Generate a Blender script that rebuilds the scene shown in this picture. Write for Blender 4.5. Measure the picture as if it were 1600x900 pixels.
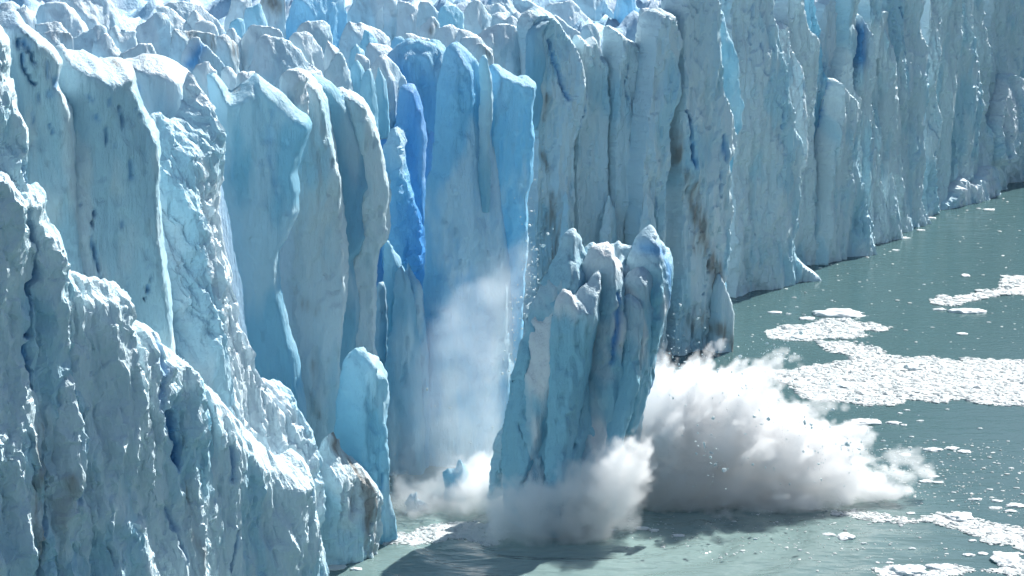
import bpy, math, random
import numpy as np
R_ = math.radians
sc = bpy.context.scene
for o in list(bpy.data.objects):
    bpy.data.objects.remove(o)

# ------------------------------------------------------------------ camera
FPX, CX, CY = 3600.0, 800.0, 450.0          # focal length and centre, in pixels of the 1600 px photograph
CAMH = 104.0
PITCH = math.atan(796.0 / FPX)
cam = bpy.data.cameras.new('camera')
cam.sensor_width = 36.0
cam.lens = 36.0 * FPX / 1600.0
cam.clip_start, cam.clip_end = 1.0, 20000.0
camo = bpy.data.objects.new('camera', cam)
sc.collection.objects.link(camo)
camo.location = (0, 0, CAMH)
camo.rotation_euler = (math.pi / 2 - PITCH, 0, 0)
sc.camera = camo

# ------------------------------------------------------------------ sky, sun, exposure
SUN_AZ, SUN_EL = R_(38), R_(44)             # azimuth from +Y towards +X: behind the glacier, to the right
world = bpy.data.worlds.new('World')
sc.world = world
world.use_nodes = True
wn, wl = world.node_tree.nodes, world.node_tree.links
wn.clear()
sky = wn.new('ShaderNodeTexSky')
sky.sky_type = 'NISHITA'
sky.sun_disc = False
sky.sun_elevation = SUN_EL
sky.sun_rotation = SUN_AZ
sky.air_density, sky.dust_density, sky.ozone_density = 1.0, 0.6, 1.0
bg = wn.new('ShaderNodeBackground')
bg.inputs['Strength'].default_value = 0.062
wo = wn.new('ShaderNodeOutputWorld')
wl.new(sky.outputs[0], bg.inputs[0])
wl.new(bg.outputs[0], wo.inputs[0])
sun = bpy.data.lights.new('sun', 'SUN')
sun.energy = 5.0
sun.angle = R_(0.53)
sun.color = (1.0, 0.97, 0.92)
suno = bpy.data.objects.new('sun', sun)
sc.collection.objects.link(suno)
from mathutils import Vector
sdir = Vector((math.sin(SUN_AZ) * math.cos(SUN_EL), math.cos(SUN_AZ) * math.cos(SUN_EL), math.sin(SUN_EL)))
suno.rotation_euler = sdir.to_track_quat('Z', 'Y').to_euler()
suno.location = (100, 300, 400)
vs = sc.view_settings
vs.view_transform = 'Standard'
vs.look = 'None'
vs.exposure = 0.80
vs.gamma = 1.0
sc.cycles.max_bounces = 12
sc.cycles.diffuse_bounces = 3
sc.cycles.glossy_bounces = 2
sc.cycles.transmission_bounces = 3
sc.cycles.volume_bounces = 8
sc.cycles.use_adaptive_sampling = True
sc.cycles.adaptive_threshold = 0.03
sc.cycles.use_denoising = True
sc.cycles.sample_clamp_indirect = 6.0

# ------------------------------------------------------------------ numpy helpers
RS = np.random.RandomState(7)
_perm = RS.permutation(256).astype(np.int32)
_perm = np.concatenate([_perm, _perm, _perm])
_g = RS.normal(size=(256, 3))
_g = (_g / np.linalg.norm(_g, axis=1)[:, None]).astype(np.float32)

def pnoise(x, y, z):
    """gradient noise, about -0.7 .. 0.7"""
    x = np.asarray(x, np.float32); y = np.asarray(y, np.float32); z = np.asarray(z, np.float32)
    x, y, z = np.broadcast_arrays(x, y, z)
    fx, fy, fz = np.floor(x), np.floor(y), np.floor(z)
    X, Y, Z = fx.astype(np.int32) & 255, fy.astype(np.int32) & 255, fz.astype(np.int32) & 255
    x = x - fx; y = y - fy; z = z - fz
    u = x * x * x * (x * (x * 6 - 15) + 10); v = y * y * y * (y * (y * 6 - 15) + 10); w = z * z * z * (z * (z * 6 - 15) + 10)
    r = 0.0
    for i in (0, 1):
        wx = u if i else 1 - u
        a = _perm[X + i]
        for j in (0, 1):
            wy = v if j else 1 - v
            b = _perm[a + Y + j]
            for k in (0, 1):
                wz = w if k else 1 - w
                g = _g[_perm[b + Z + k]]
                r = r + wx * wy * wz * (g[..., 0] * (x - i) + g[..., 1] * (y - j) + g[..., 2] * (z - k))
    return r

def fbm(x, y, z, oct=4, gain=0.5, lac=2.03):
    r = 0.0; a = 1.0
    for i in range(oct):
        r = r + a * pnoise(x + 17.3 * i, y - 9.1 * i, z + 3.7 * i)
        x, y, z = x * lac, y * lac, z * lac
        a *= gain
    return r

def ridged(x, y, z, oct=3, gain=0.5, lac=2.1):
    r = 0.0; a = 1.0; t = 0.0
    for i in range(oct):
        r = r + a * (1 - np.abs(pnoise(x + 31.7 * i, y + 5.3 * i, z - 12.9 * i)) * 2.2)
        t += a
        x, y, z = x * lac, y * lac, z * lac
        a *= gain
    return r / t

def worley2(x, y, seed=0):
    """squared distance to the nearest of jittered points: hollows that meet in sharp ridges"""
    x = np.asarray(x, np.float32); y = np.asarray(y, np.float32)
    fx, fy = np.floor(x).astype(np.int32), np.floor(y).astype(np.int32)
    best = np.full(x.shape, 9.0, np.float32); sid = int(seed * 13) & 255
    for i in (-1, 0, 1):
        for j in (-1, 0, 1):
            a, b = fx + i, fy + j
            hsh = _perm[(_perm[(a & 255) + sid] + (b & 255))]
            jx, jy = _g[hsh][..., 0] * .48 + .5, _g[hsh][..., 1] * .48 + .5
            best = np.minimum(best, (a + jx - x) ** 2 + (b + jy - y) ** 2)
    return best

def sstep(a, b, x):
    t = np.clip((x - a) / (b - a), 0, 1)
    return t * t * (3 - 2 * t)

SP, CP = math.sin(PITCH), math.cos(PITCH)
def ray(px, py):
    px = np.asarray(px, float); py = np.asarray(py, float)
    a = (px - CX) / FPX; b = (CY - py) / FPX
    return np.stack([a, CP + b * SP, -SP + b * CP], -1)
def at_depth(px, py, Y):
    d = ray(px, py); t = Y / d[..., 1]
    return d * t[..., None] + np.array([0, 0, CAMH])
def at_z(px, py, z=0.0):
    d = ray(px, py); t = (z - CAMH) / d[..., 2]
    return d * t[..., None] + np.array([0, 0, CAMH])

def catmull(P, n=4, closed=True, tens=0.75):
    P = np.asarray(P, float); N = len(P); out = []
    for i in range(N if closed else N - 1):
        if closed:
            p0, p1, p2, p3 = P[i - 1], P[i], P[(i + 1) % N], P[(i + 2) % N]
        else:
            p0, p1, p2, p3 = P[max(i - 1, 0)], P[i], P[i + 1], P[min(i + 2, N - 1)]
        L = np.linalg.norm(p2 - p1)
        def cl(v):
            l = np.linalg.norm(v)
            return v * min(1, 1.6 * L / (l + 1e-9))
        m1, m2 = cl((p2 - p0) * 0.5) * tens, cl((p3 - p1) * 0.5) * tens
        for k in range(n):
            t = k / n; t2, t3 = t * t, t * t * t
            out.append((2*t3-3*t2+1)*p1 + (t3-2*t2+t)*m1 + (-2*t3+3*t2)*p2 + (t3-t2)*m2)
    if not closed:
        out.append(P[-1])
    return np.array(out)

def seg_dist(Q, P, closed=True):
    """distance from points Q (n,2) to polyline P (m,2)"""
    A = P; B = np.roll(P, -1, 0)
    if not closed:
        A, B = P[:-1], P[1:]
    best = np.full(len(Q), 1e9)
    for a, b in zip(A, B):
        ab = b - a; L2 = (ab * ab).sum() + 1e-12
        t = np.clip(((Q - a) @ ab) / L2, 0, 1)
        d = Q - a - t[:, None] * ab
        best = np.minimum(best, (d * d).sum(1))
    return np.sqrt(best)

def inside(Q, P):
    A = P; B = np.roll(P, -1, 0); c = np.zeros(len(Q), bool)
    x, y = Q[:, 0], Q[:, 1]
    for (x1, y1), (x2, y2) in zip(A, B):
        if y1 == y2: continue
        m = ((y1 > y) != (y2 > y)) & (x < (x2 - x1) * (y - y1) / (y2 - y1) + x1)
        c ^= m
    return c

# ------------------------------------------------------------------ materials
def nt(name):
    m = bpy.data.materials.new(name); m.use_nodes = True
    n, l = m.node_tree.nodes, m.node_tree.links
    n.clear()
    return m, n, l
def N(n, t, **kw):
    x = n.new(t)
    for k, v in kw.items():
        if k.startswith('i_'):
            x.inputs[k[2:].replace('_', ' ')].default_value = v
        else:
            setattr(x, k, v)
    return x
def ramp(n, stops):
    r = n.new('ShaderNodeValToRGB'); e = r.color_ramp.elements
    while len(e) > 1: e.remove(e[-1])
    e[0].position, e[0].color = stops[0][0], (*stops[0][1], 1)
    for p, c in stops[1:]:
        q = e.new(p); q.color = (*c, 1)
    return r
def mixc(n, l, fac, a, b):
    m = n.new('ShaderNodeMix'); m.data_type = 'RGBA'
    if hasattr(fac, 'is_linked') or hasattr(fac, 'links'): l.new(fac, m.inputs[0])
    else: m.inputs[0].default_value = fac
    for s, v in ((m.inputs[6], a), (m.inputs[7], b)):
        if isinstance(v, tuple): s.default_value = (*v, 1)
        else: l.new(v, s)
    return m.outputs[2]
def mth(n, l, op, a, b=None, c=None):
    m = n.new('ShaderNodeMath'); m.operation = op
    for i, v in enumerate((a, b, c)):
        if v is None: continue
        if isinstance(v, (int, float)): m.inputs[i].default_value = v
        else: l.new(v, m.inputs[i])
    return m.outputs[0]

def ice_material(name, crust, ice, deep, rough=0.5, bump=0.5, glow=0.0, tint=(0.55, 0.8, 0.95)):
    """crust: weathered white skin (attribute 'crust'), ice: clean ice between, deep: blue of veins and cracks ('vein'), brown silt ('silt')"""
    m, n, l = nt(name)
    tc = N(n, 'ShaderNodeTexCoord')
    ca = N(n, 'ShaderNodeAttribute', attribute_name='crust')
    col = mixc(n, l, ca.outputs['Fac'], ice, crust)
    va = N(n, 'ShaderNodeAttribute', attribute_name='vein')
    col = mixc(n, l, va.outputs['Fac'], col, deep)
    sa = N(n, 'ShaderNodeAttribute', attribute_name='silt')
    col = mixc(n, l, sa.outputs['Fac'], col, (0.24, 0.215, 0.19))
    p = N(n, 'ShaderNodeBsdfPrincipled')
    l.new(col, p.inputs['Base Color'])
    p.inputs['Roughness'].default_value = rough
    p.inputs['IOR'].default_value = 1.31
    p.inputs['Specular IOR Level'].default_value = 0.45
    # relief finer than the mesh
    mp3 = N(n, 'ShaderNodeMapping'); mp3.inputs['Scale'].default_value = (1, 1, 0.35)
    l.new(tc.outputs['Object'], mp3.inputs[0])
    n1 = N(n, 'ShaderNodeTexNoise', i_Scale=1.1, i_Detail=4.0, i_Roughness=0.66)
    l.new(mp3.outputs[0], n1.inputs['Vector'])
    mp4 = N(n, 'ShaderNodeMapping'); mp4.inputs['Scale'].default_value = (1, 1, 0.06)
    l.new(tc.outputs['Object'], mp4.inputs[0])
    n4 = N(n, 'ShaderNodeTexNoise', i_Scale=1.7, i_Detail=2.0, i_Roughness=0.7)
    l.new(mp4.outputs[0], n4.inputs['Vector'])
    hgt = mth(n, l, 'ADD', n1.outputs[0], mth(n, l, 'MULTIPLY', n4.outputs[0], 0.5))
    bp = N(n, 'ShaderNodeBump'); bp.inputs['Strength'].default_value = bump; bp.inputs['Distance'].default_value = 0.9
    l.new(hgt, bp.inputs['Height'])
    l.new(bp.outputs[0], p.inputs['Normal'])
    out = p.outputs[0]
    if glow > 0:
        # light that soaks through thin ice
        t = N(n, 'ShaderNodeBsdfTranslucent')
        t.inputs[0].default_value = (*tint, 1)
        l.new(bp.outputs[0], t.inputs['Normal'])
        mx = N(n, 'ShaderNodeMixShader'); mx.inputs[0].default_value = glow
        l.new(p.outputs[0], mx.inputs[1]); l.new(t.outputs[0], mx.inputs[2])
        out = mx.outputs[0]
    o = N(n, 'ShaderNodeOutputMaterial')
    l.new(out, o.inputs[0])
    return m

M = {}
M['weathered'] = ice_material('weathered_ice', (0.64, 0.80, 0.86), (0.47, 0.72, 0.83), (0.05, 0.28, 0.60), bump=0.55, glow=0.10)
M['snowy'] = ice_material('snowy_ice', (0.68, 0.80, 0.86), (0.50, 0.73, 0.84), (0.08, 0.34, 0.68), bump=0.45, glow=0.12)
M['teal'] = ice_material('clear_teal_ice', (0.54, 0.76, 0.86), (0.30, 0.59, 0.75), (0.05, 0.28, 0.62), bump=0.4, glow=0.30, tint=(0.44, 0.80, 0.95))
M['blue'] = ice_material('fresh_blue_ice', (0.60, 0.82, 0.92), (0.29, 0.64, 0.88), (0.05, 0.28, 0.70), bump=0.6, glow=0.30, tint=(0.42, 0.78, 0.97))
M['deep'] = ice_material('deep_blue_ice', (0.50, 0.77, 0.93), (0.20, 0.53, 0.87), (0.02, 0.16, 0.60), bump=0.5, glow=0.35, tint=(0.2, 0.6, 0.98))
M['berg'] = ice_material('calved_ice', (0.80, 0.85, 0.87), (0.29, 0.58, 0.72), (0.05, 0.28, 0.66), bump=0.5, glow=0.15, tint=(0.44, 0.82, 0.94))
CRUST = {'berg': .12, 'weathered': .70, 'snowy': .55, 'teal': .35, 'blue': .3, 'deep': .12}

# ------------------------------------------------------------------ mesh building
COL = sc.collection
def mesh_obj(name, V, F, mat, parent=None, smooth=True, attrs=None, origin=None):
    V = np.asarray(V, np.float32)
    if origin is None:
        origin = np.array([V[:, 0].mean(), V[:, 1].mean(), V[:, 2].min()]) if parent is None else np.zeros(3)
    me = bpy.data.meshes.new(name)
    me.vertices.add(len(V)); me.vertices.foreach_set('co', (V - origin).astype(np.float32).ravel())
    F = np.asarray(F, np.int32); k = F.shape[1]
    me.loops.add(F.size); me.loops.foreach_set('vertex_index', F.ravel())
    me.polygons.add(len(F))
    me.polygons.foreach_set('loop_start', np.arange(0, F.size, k, dtype=np.int32))
    me.polygons.foreach_set('loop_total', np.full(len(F), k, np.int32))
    me.polygons.foreach_set('use_smooth', np.full(len(F), smooth, bool))
    if attrs:
        for an, av in attrs.items():
            at = me.attributes.new(an, 'FLOAT', 'POINT')
            at.data.foreach_set('value', np.asarray(av, np.float32))
    me.materials.append(mat)
    me.update(); me.validate()
    o = bpy.data.objects.new(name, me)
    COL.objects.link(o)
    o.location = origin
    if parent is not None:
        o.parent = parent
        o.matrix_parent_inverse = parent.matrix_basis.inverted() if False else o.matrix_parent_inverse
        o.location = np.array(origin) - np.array(parent.location)
    return o
def tag(o, label=None, cat=None, group=None, kind=None):
    if label: o['label'] = label
    if cat: o['category'] = cat
    if group: o['group'] = group
    if kind: o['kind'] = kind
    return o
def empty(name, loc):
    o = bpy.data.objects.new(name, None); COL.objects.link(o); o.location = loc
    return o

SEED = [0]
def slab(name, out, Y, ref=None, rot=20, lean=0, T=4.0, Rf=0.3, p=1.12, res=0.36, mat='weathered', big=1.0, flute=0.35, rough=0.12, edge=0.26,
         cuts=(), silt=(), veins=(), back=0.8, parent=None, scallop=1.0, tens=0.5, dust=0.05, topcrust=0.45, spike=0.3, refy=None, plates=0.45):
    """A body of ice: an outline (pixels of the photograph) set upright on a plane at distance Y, given its own thickness and relief."""
    SEED[0] += 1; sd = SEED[0] * 7.77
    out = np.asarray(out, float)
    if ref is None: ref = out[:, 0].mean()
    r, le = R_(rot), R_(lean)
    n = np.array([math.sin(r) * math.cos(le), -math.cos(r) * math.cos(le), math.sin(le)])
    u = np.array([math.cos(r), math.sin(r), 0.0]); v = np.cross(n, u)
    P0 = at_depth(ref, np.median(out[:, 1]) if refy is None else refy, Y)
    def toplane(px, py):
        d = ray(px, py); c = np.array([0, 0, CAMH])
        t = ((P0 - c) @ n) / (d @ n)
        q = c + d * t[..., None] - P0
        return np.stack([q @ u, q @ v], -1)
    poly = catmull(toplane(out[:, 0], out[:, 1]), 4, True, tens)
    lo, hi = poly.min(0) - res * 2, poly.max(0) + res * 2
    nx, nv = int((hi[0] - lo[0]) / res) + 2, int((hi[1] - lo[1]) / res) + 2
    gu, gv = np.meshgrid(lo[0] + np.arange(nx) * res, lo[1] + np.arange(nv) * res)      # shape (nv,nx)
    Q = np.stack([gu.ravel(), gv.ravel()], -1)
    d = seg_dist(Q, poly)
    s = np.where(inside(Q, poly), d, -d).reshape(nv, nx)
    # uneven edge
    s = s + edge * (fbm(gu / 3.4, gv / 5, sd, 2) * 1.2 + 1.3 * (ridged(gu / 1.5, gv / 2.2, sd + .5, 3, .6) - .6))
    gy, gx = np.gradient(s, res)
    gl = np.maximum(np.hypot(gx, gy), 0.3)
    ins = s > 0
    cell = ins[:-1, :-1] | ins[1:, :-1] | ins[:-1, 1:] | ins[1:, 1:]
    used = np.zeros((nv, nx), bool)
    used[:-1, :-1] |= cell; used[1:, :-1] |= cell; used[:-1, 1:] |= cell; used[1:, 1:] |= cell
    outv = used & ~ins
    pu, pv = gu.copy(), gv.copy()
    pu[outv] -= (s * gx / gl ** 2)[outv]; pv[outv] -= (s * gy / gl ** 2)[outv]
    s = np.where(outv, 0, s)
    smax = np.percentile(s[ins], 97) if ins.any() else 1
    Rr = max(Rf * smax, 0.6)
    q = np.clip(s / Rr, 0, 1)
    h = T * (1 - (1 - q) ** p) ** (1 / p)
    # relief of the front
    k = sstep(0.0, 1.6, s)
    wu = gu + 1.8 * fbm(gu / 9, gv / 14, sd + 3, 2); wv = gv + 3 * fbm(gu / 8, gv / 15, sd + 9, 2)
    fm = 0.35 + 1.1 * sstep(-0.15, 0.35, fbm(gu / 12, gv / 12, sd + 5, 2))
    disp = big * (1.7 * fbm(wu / 9, wv / 26, sd + 1, 2) + scallop * (2.0 * (np.minimum(worley2(wu / 5.2, wv / 17, sd), .9) - .3) + 1.0 * (ridged(wu / 7.5, wv / 30, sd + 2, 2) - 0.55)))
    disp += flute * (1.5 * (np.minimum(worley2(wu / 1.9 + .3 * fbm(gu / 2, gv / 3, sd + 51, 2), wv / 8.5, sd + 2), .9) - .3) * fm + 1.1 * (ridged(wu / 2.6, wv / 22, sd + 4, 3) - 0.6) * fm)
    disp += flute * 1.2 * (ridged(wu / 4.6, wv / 17, sd + 8, 2) - 0.55)
    disp += rough * 1.2 * (np.minimum(worley2(gu / .95 + .4 * fbm(gu / 2, gv / 2, sd + 53, 2), gv / 2.6, sd + 5), .9) - .3) * fm
    if spike > 0:
        wa = .5 * fbm(gu / 1.6, gv / 2.5, sd + 61, 3)
        sm_ = 0.22 + 1.5 * sstep(.0, .34, fbm(gu / 4.5, gv / 15, sd + 63, 3))
        disp += spike * sm_ * (.5 * (np.minimum(worley2(gu / 1.05 + wa, gv / 8 + wa, sd + 6), .9) - .3) + .34 * (np.minimum(worley2(gu / .6 + wa, gv / 4, sd + 7), .9) - .3) + .85 * (ridged(gu / 1.25 + wa, gv / 11, sd + 65, 3, .6) - .6))
    if plates > 0:           # sheets of ice that have spalled away, leaving stepped edges
        q_ = 5.5 * (fbm(gu / 6.5, gv / 24, sd + 71, 3, .45) + .10 * fbm(gu / 1.1, gv / 2.0, sd + 73, 3)) + sd
        f_ = np.floor(q_); disp += plates * (f_ - sd + sstep(.38, .55, q_ - f_) - .5)
    rm = 0.15 + 1.7 * sstep(0.0, 0.32, fbm(gu / 5, gv / 14, sd + 6, 3))
    disp += rough * rm * fbm(gu / 1.6, gv / 2.4, sd + 7, 4) * 2.2
    vein = np.zeros_like(s); slt = np.zeros_like(s)
    for c in cuts:                       # (points, half width m, depth m, blueness)
        L = catmull(toplane(*np.array(c[0], float).T), 4, False)
        L = L + 0
        dd = seg_dist(Q + 0.35 * np.stack([fbm(gu / 2, gv / 3, sd + 11, 3).ravel(), fbm(gu / 2, gv / 3, sd + 13, 3).ravel()], -1), L, False).reshape(s.shape)
        ln = np.hypot(*np.diff(np.array(c[0], float), axis=0).T).sum(); k_ = .5 if ln < 30 else 1.0
        e = np.exp(-(dd / (c[1] * .75 * np.clip(.6 + 1.7 * fbm(gu / 3, gv / 3.2, sd + 55, 3), .42, 1.25))) ** 2)
        disp -= c[2] * .8 * k_ * e
        if len(c) > 3: vein = np.maximum(vein, c[3] * e * (.9 if k_ < 1 else 1))
    for c in veins:                      # (points, half width, strength)
        L = catmull(toplane(*np.array(c[0], float).T), 4, False)
        dd = seg_dist(Q + 0.8 * np.stack([fbm(gu / 3, gv / 5, sd + 11, 3).ravel(), fbm(gu / 3, gv / 5, sd + 13, 3).ravel()], -1), L, False).reshape(s.shape)
        vein = np.maximum(vein, c[2] * np.exp(-(dd / c[1]) ** 2))
    for c in silt:
        L = catmull(toplane(*np.array(c[0], float).T), 4, False)
        dd = seg_dist(Q + 1.0 * np.stack([fbm(gu / 2, gv / 5, sd + 15, 4).ravel(), fbm(gu / 2, gv / 5, sd + 17, 4).ravel()], -1), L, False).reshape(s.shape)
        slt = np.maximum(slt, c[2] * np.exp(-(dd / c[1]) ** 2))
    wf = h + disp * k
    wf = np.maximum(wf, 0.05 * k)
    wb = -back * h - 0.3 * k * fbm(gu / 4, gv / 8, sd + 21, 2)
    # a little sideways wander, front, rim and back alike
    ju = 0.22 * rough / 0.12 * fbm(gu / 1.5, gv / 2.0, sd + 31, 3) + 0.25 * fbm(gu / 4, gv / 8, sd + 33, 2)
    jv = 0.22 * rough / 0.12 * fbm(gu / 1.5, gv / 2.0, sd + 35, 3)
    pu = pu + ju; pv = pv + jv
    idx = np.full((nv, nx), -1, np.int32)
    m = used; nf = int(m.sum()); idx[m] = np.arange(nf)
    inm = used & ins; nb = int(inm.sum())
    idb = idx.copy(); idb[inm] = nf + np.arange(nb)
    def W(w, mask):
        return P0 + pu[mask][:, None] * u + pv[mask][:, None] * v + w[mask][:, None] * n
    V = np.concatenate([W(wf, m), W(wb, inm)])
    def quads(I, flip):
        a, b, c, d_ = I[:-1, :-1][cell], I[:-1, 1:][cell], I[1:, 1:][cell], I[1:, :-1][cell]
        return np.stack([a, d_, c, b] if flip else [a, b, c, d_], -1)
    F = np.concatenate([quads(idx, False), quads(idb, True)])
    cr = sstep(-0.16, 0.16, fbm(gu / 6, gv / 24, sd + 41, 4, .6) * .7 + fbm(gu / 14, gv / 14, sd + 43, 2) * .7 + (CRUST[mat] - .5) * .8)
    cr = np.clip(cr + topcrust * sstep(hi[1] - 11, hi[1] - 2, gv + 3 * fbm(gu / 5, gv / 5, sd + 57, 2)), 0, 1)
    slt = np.clip(slt * (0.75 + 1.2 * fbm(gu / .9, gv / 6, sd + 45, 4, .65)) * (.45 + .75 * sstep(.45, .85, ridged(gu / .8, gv / 9, sd + 49, 2))), 0, .85)
    slt = np.maximum(slt, dust * sstep(.12, .5, fbm(gu / 2.2, gv / 15, sd + 47, 5, .7)))
    A = {'crust': np.concatenate([cr[m], cr[inm]]), 'vein': np.concatenate([vein[m], vein[inm]]), 'silt': np.concatenate([slt[m], slt[inm]])}
    return mesh_obj(name, V, F, M[mat], parent, spike < .55, A)

# ------------------------------------------------------------------ glacier body behind the pillars
FRONT = [(60, 1180), (200, 1060), (300, 985), (480, 893), (607, 845), (630, 760), (700, 715), (800, 700), (850, 620), (1000, 580), (1110, 556), (1138, 546), (1132, 465),
         (1150, 447), (1240, 420), (1330, 402), (1400, 372), (1452, 335), (1530, 300), (1600, 283), (1750, 256), (1900, 240)]
fr = at_z(*np.array(FRONT, float).T)[:, :2]
plan = np.concatenate([fr, [[420, 1500], [-400, 1500], [-400, 180], [fr[0][0] - 40, fr[0][1] - 30]]])
def build_glacier():
    res = 1.7
    xs = np.arange(-150, 240, res); ys = np.arange(240, 760, res)
    gx, gy = np.meshgrid(xs, ys)
    Q = np.stack([gx.ravel(), gy.ravel()], -1)
    d = seg_dist(Q, plan); s = np.where(inside(Q, plan), d, -d).reshape(gx.shape)
    inset = s - 30 + 17 * sstep(20, 60, gx)
    wx_, wy_ = gx + 4 * fbm(gx / 14, gy / 14, 2.2, 2), gy + 4 * fbm(gx / 14, gy / 14, 6.2, 2)
    top = 41 + 7 * ridged(wx_ / 17, wy_ / 17, 3.3, 3) + 8 * np.minimum(worley2(wx_ / 9, wy_ / 13, 3), .9) + 3 * np.minimum(worley2(wx_ / 4, wy_ / 5, 5), .9) + 6 * fbm(gx / 40, gy / 40, 8.1, 2)
    top = top + 7 * sstep(430, 620, gy) * sstep(-20, 60, gx)
    z = np.where(inset > 0, -6 + (top + 6) * sstep(0, 6, inset), -6)
    ny, nx = gx.shape
    V = np.stack([gx.ravel(), gy.ravel(), z.ravel()], -1)
    I = np.arange(nx * ny).reshape(ny, nx)
    keep = (inset[:-1, :-1] > -3)
    F = np.stack([I[:-1, :-1][keep], I[:-1, 1:][keep], I[1:, 1:][keep], I[1:, :-1][keep]], -1)
    cr = sstep(-.2, .2, fbm(gx / 9, gy / 9, 1.7, 3)).ravel()
    o = mesh_obj('glacier', V, F, M['snowy'], None, True, {'crust': cr, 'vein': .30 + cr * 0, 'silt': cr * 0})
    tag(o, 'broken blue white surface of the glacier behind the front pillars', None, None, 'structure')
build_glacier()

# ------------------------------------------------------------------ ice pillars of the front
def pillar(label, out, Y, name='ice_pillar', cat='ice pillar', group='ice pillars along the glacier front', cracks=0, **kw):
    if cracks:               # hairline fractures running down the face
        rr = np.random.RandomState(int(Y * 7 + len(label))); P = np.array(out, float); kw['cuts'] = list(kw.get('cuts', ()))
        x0, x1 = np.percentile(P[:, 0], [20, 80]); y0, y1 = max(P[:, 1].min(), 0) + 20, min(P[:, 1].max(), 560)
        for i in range(cracks):
            x, y, L = rr.uniform(x0, x1), rr.uniform(y0, y1), rr.uniform(30, 130)
            pts = [(x, y)]
            while L > 0:
                st = rr.uniform(10, 22); x += rr.normal() * 3.0; y += st; L -= st; pts.append((x, y))
            kw['cuts'].append((pts, rr.uniform(.12, .22), rr.uniform(.5, 1.0), rr.uniform(.2, .6)))
    o = slab(name, out, Y, **kw)
    return tag(o, label, cat, group, 'thing')

# --- the near cliff on the left
pillar('rough white ice buttress cut by the frame edge, lowest step of the near cliff',
       [(-70, 240), (0, 262), (20, 272), (42, 285), (60, 290), (71, 301), (73, 335), (87, 361), (97, 387), (104, 420), (112, 470), (118, 560), (130, 700), (140, 850), (140, 1090), (-70, 1090)],
       258, ref=60, rot=44, lean=5, T=4.0, Rf=0.35, p=1.15, spike=1.0, res=0.29, rough=0.40, flute=1.0, big=1.1, cuts=[([(25, 330), (40, 420), (20, 520)], .5, 2.2, .8), ([(48, 690), (44, 800), (30, 900)], .35, 1.0, .3), ([(15, 540), (28, 600)], .6, 1.5, .8)],
       silt=[([(34, 664), (32, 760), (30, 900)], 1.0, .7)])
pillar('lumpy white ice step with a flat overhanging ledge on its top',
       [(60, 470), (75, 440), (100, 421), (123, 429), (150, 437), (178, 441), (190, 452), (204, 462), (203, 497), (210, 540), (225, 600), (235, 700), (240, 850), (240, 1070), (60, 1070)],
       263, ref=150, rot=46, lean=6, T=4.0, Rf=0.35, p=1.15, spike=1.0, res=0.29, rough=0.40, flute=1.1, big=1.1, cuts=[([(60, 590), (70, 520), (64, 480)], .7, 1.6, .9), ([(100, 690), (96, 780)], .5, 1, .5)],
       silt=[([(78, 740), (66, 860)], 0.8, .6)])
pillar('ribbed ice buttress below the sunlit slope with a dark blue slot low down',
       [(150, 560), (175, 520), (202, 498), (218, 501), (244, 520), (252, 535), (270, 552), (291, 566), (305, 580), (318, 600), (325, 650), (335, 720), (345, 800), (350, 1010), (150, 1030)],
       270, ref=260, rot=47, lean=5, T=4.0, Rf=0.35, p=1.15, spike=1.0, res=0.29, rough=0.34, flute=1.0, cuts=[([(238, 640), (246, 690), (252, 720)], .7, 2.4, 1), ([(240, 790), (252, 830), (258, 870)], .6, 1.2, .5), ([(222, 530), (218, 620), (222, 660)], .8, 1.2, .5)],
       silt=[([(268, 750), (276, 830), (280, 900)], 0.7, .5)])
pillar('broad smooth blue grey buttress meeting the water at the foot of the near cliff',
       [(270, 660), (300, 590), (325, 605), (349, 631), (381, 668), (410, 694), (431, 712), (455, 700), (478, 722), (488, 760), (492, 840), (494, 940), (270, 1000)],
       287, ref=470, rot=48, lean=3, T=4.5, Rf=0.4, p=1.15, spike=.7, res=0.29, rough=0.2, flute=0.8, cuts=[([(327, 690), (325, 740)], .5, 1.0, .6), ([(335, 820), (325, 880)], .5, 1.0, .7), ([(450, 750), (458, 790)], .5, 1.2, .7)])
pillar('smooth shaded dome standing behind the pocked face',
       [(187, 97), (200, 91), (215, 87), (232, 83), (250, 86), (270, 94), (285, 103), (297, 115), (304, 132), (312, 170), (318, 230), (320, 330), (230, 330), (205, 150)],
       303, ref=255, rot=12, lean=4, T=5, Rf=0.6, p=1.15, mat='snowy', plates=.18, spike=.10, rough=0.05, flute=0.1, big=0.5, cuts=[([(213, 125), (216, 140)], .3, .6, .7)])
pillar('sunlit white slope of rough ice running down towards the teal turret',
       [(225, 300), (230, 205), (238, 178), (250, 176), (262, 190), (275, 182), (286, 150), (297, 116), (305, 128), (314, 142), (325, 160), (335, 185), (343, 205), (348, 231), (344, 290), (339, 320), (349, 387), (360, 424), (358, 470),
        (368, 502), (381, 537), (396, 573), (408, 592), (437, 598), (446, 625), (456, 645), (468, 670), (476, 700), (486, 760), (480, 840), (300, 880), (235, 640)],
       294, ref=330, rot=57, lean=12, T=5, Rf=0.5, p=1.15, spike=.95, plates=.3, scallop=.35, res=0.29, rough=0.34, flute=.7, big=1.2, topcrust=.3, mat='snowy', cuts=[([(352, 400), (342, 470), (350, 540)], 1.0, 1.0)])
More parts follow.
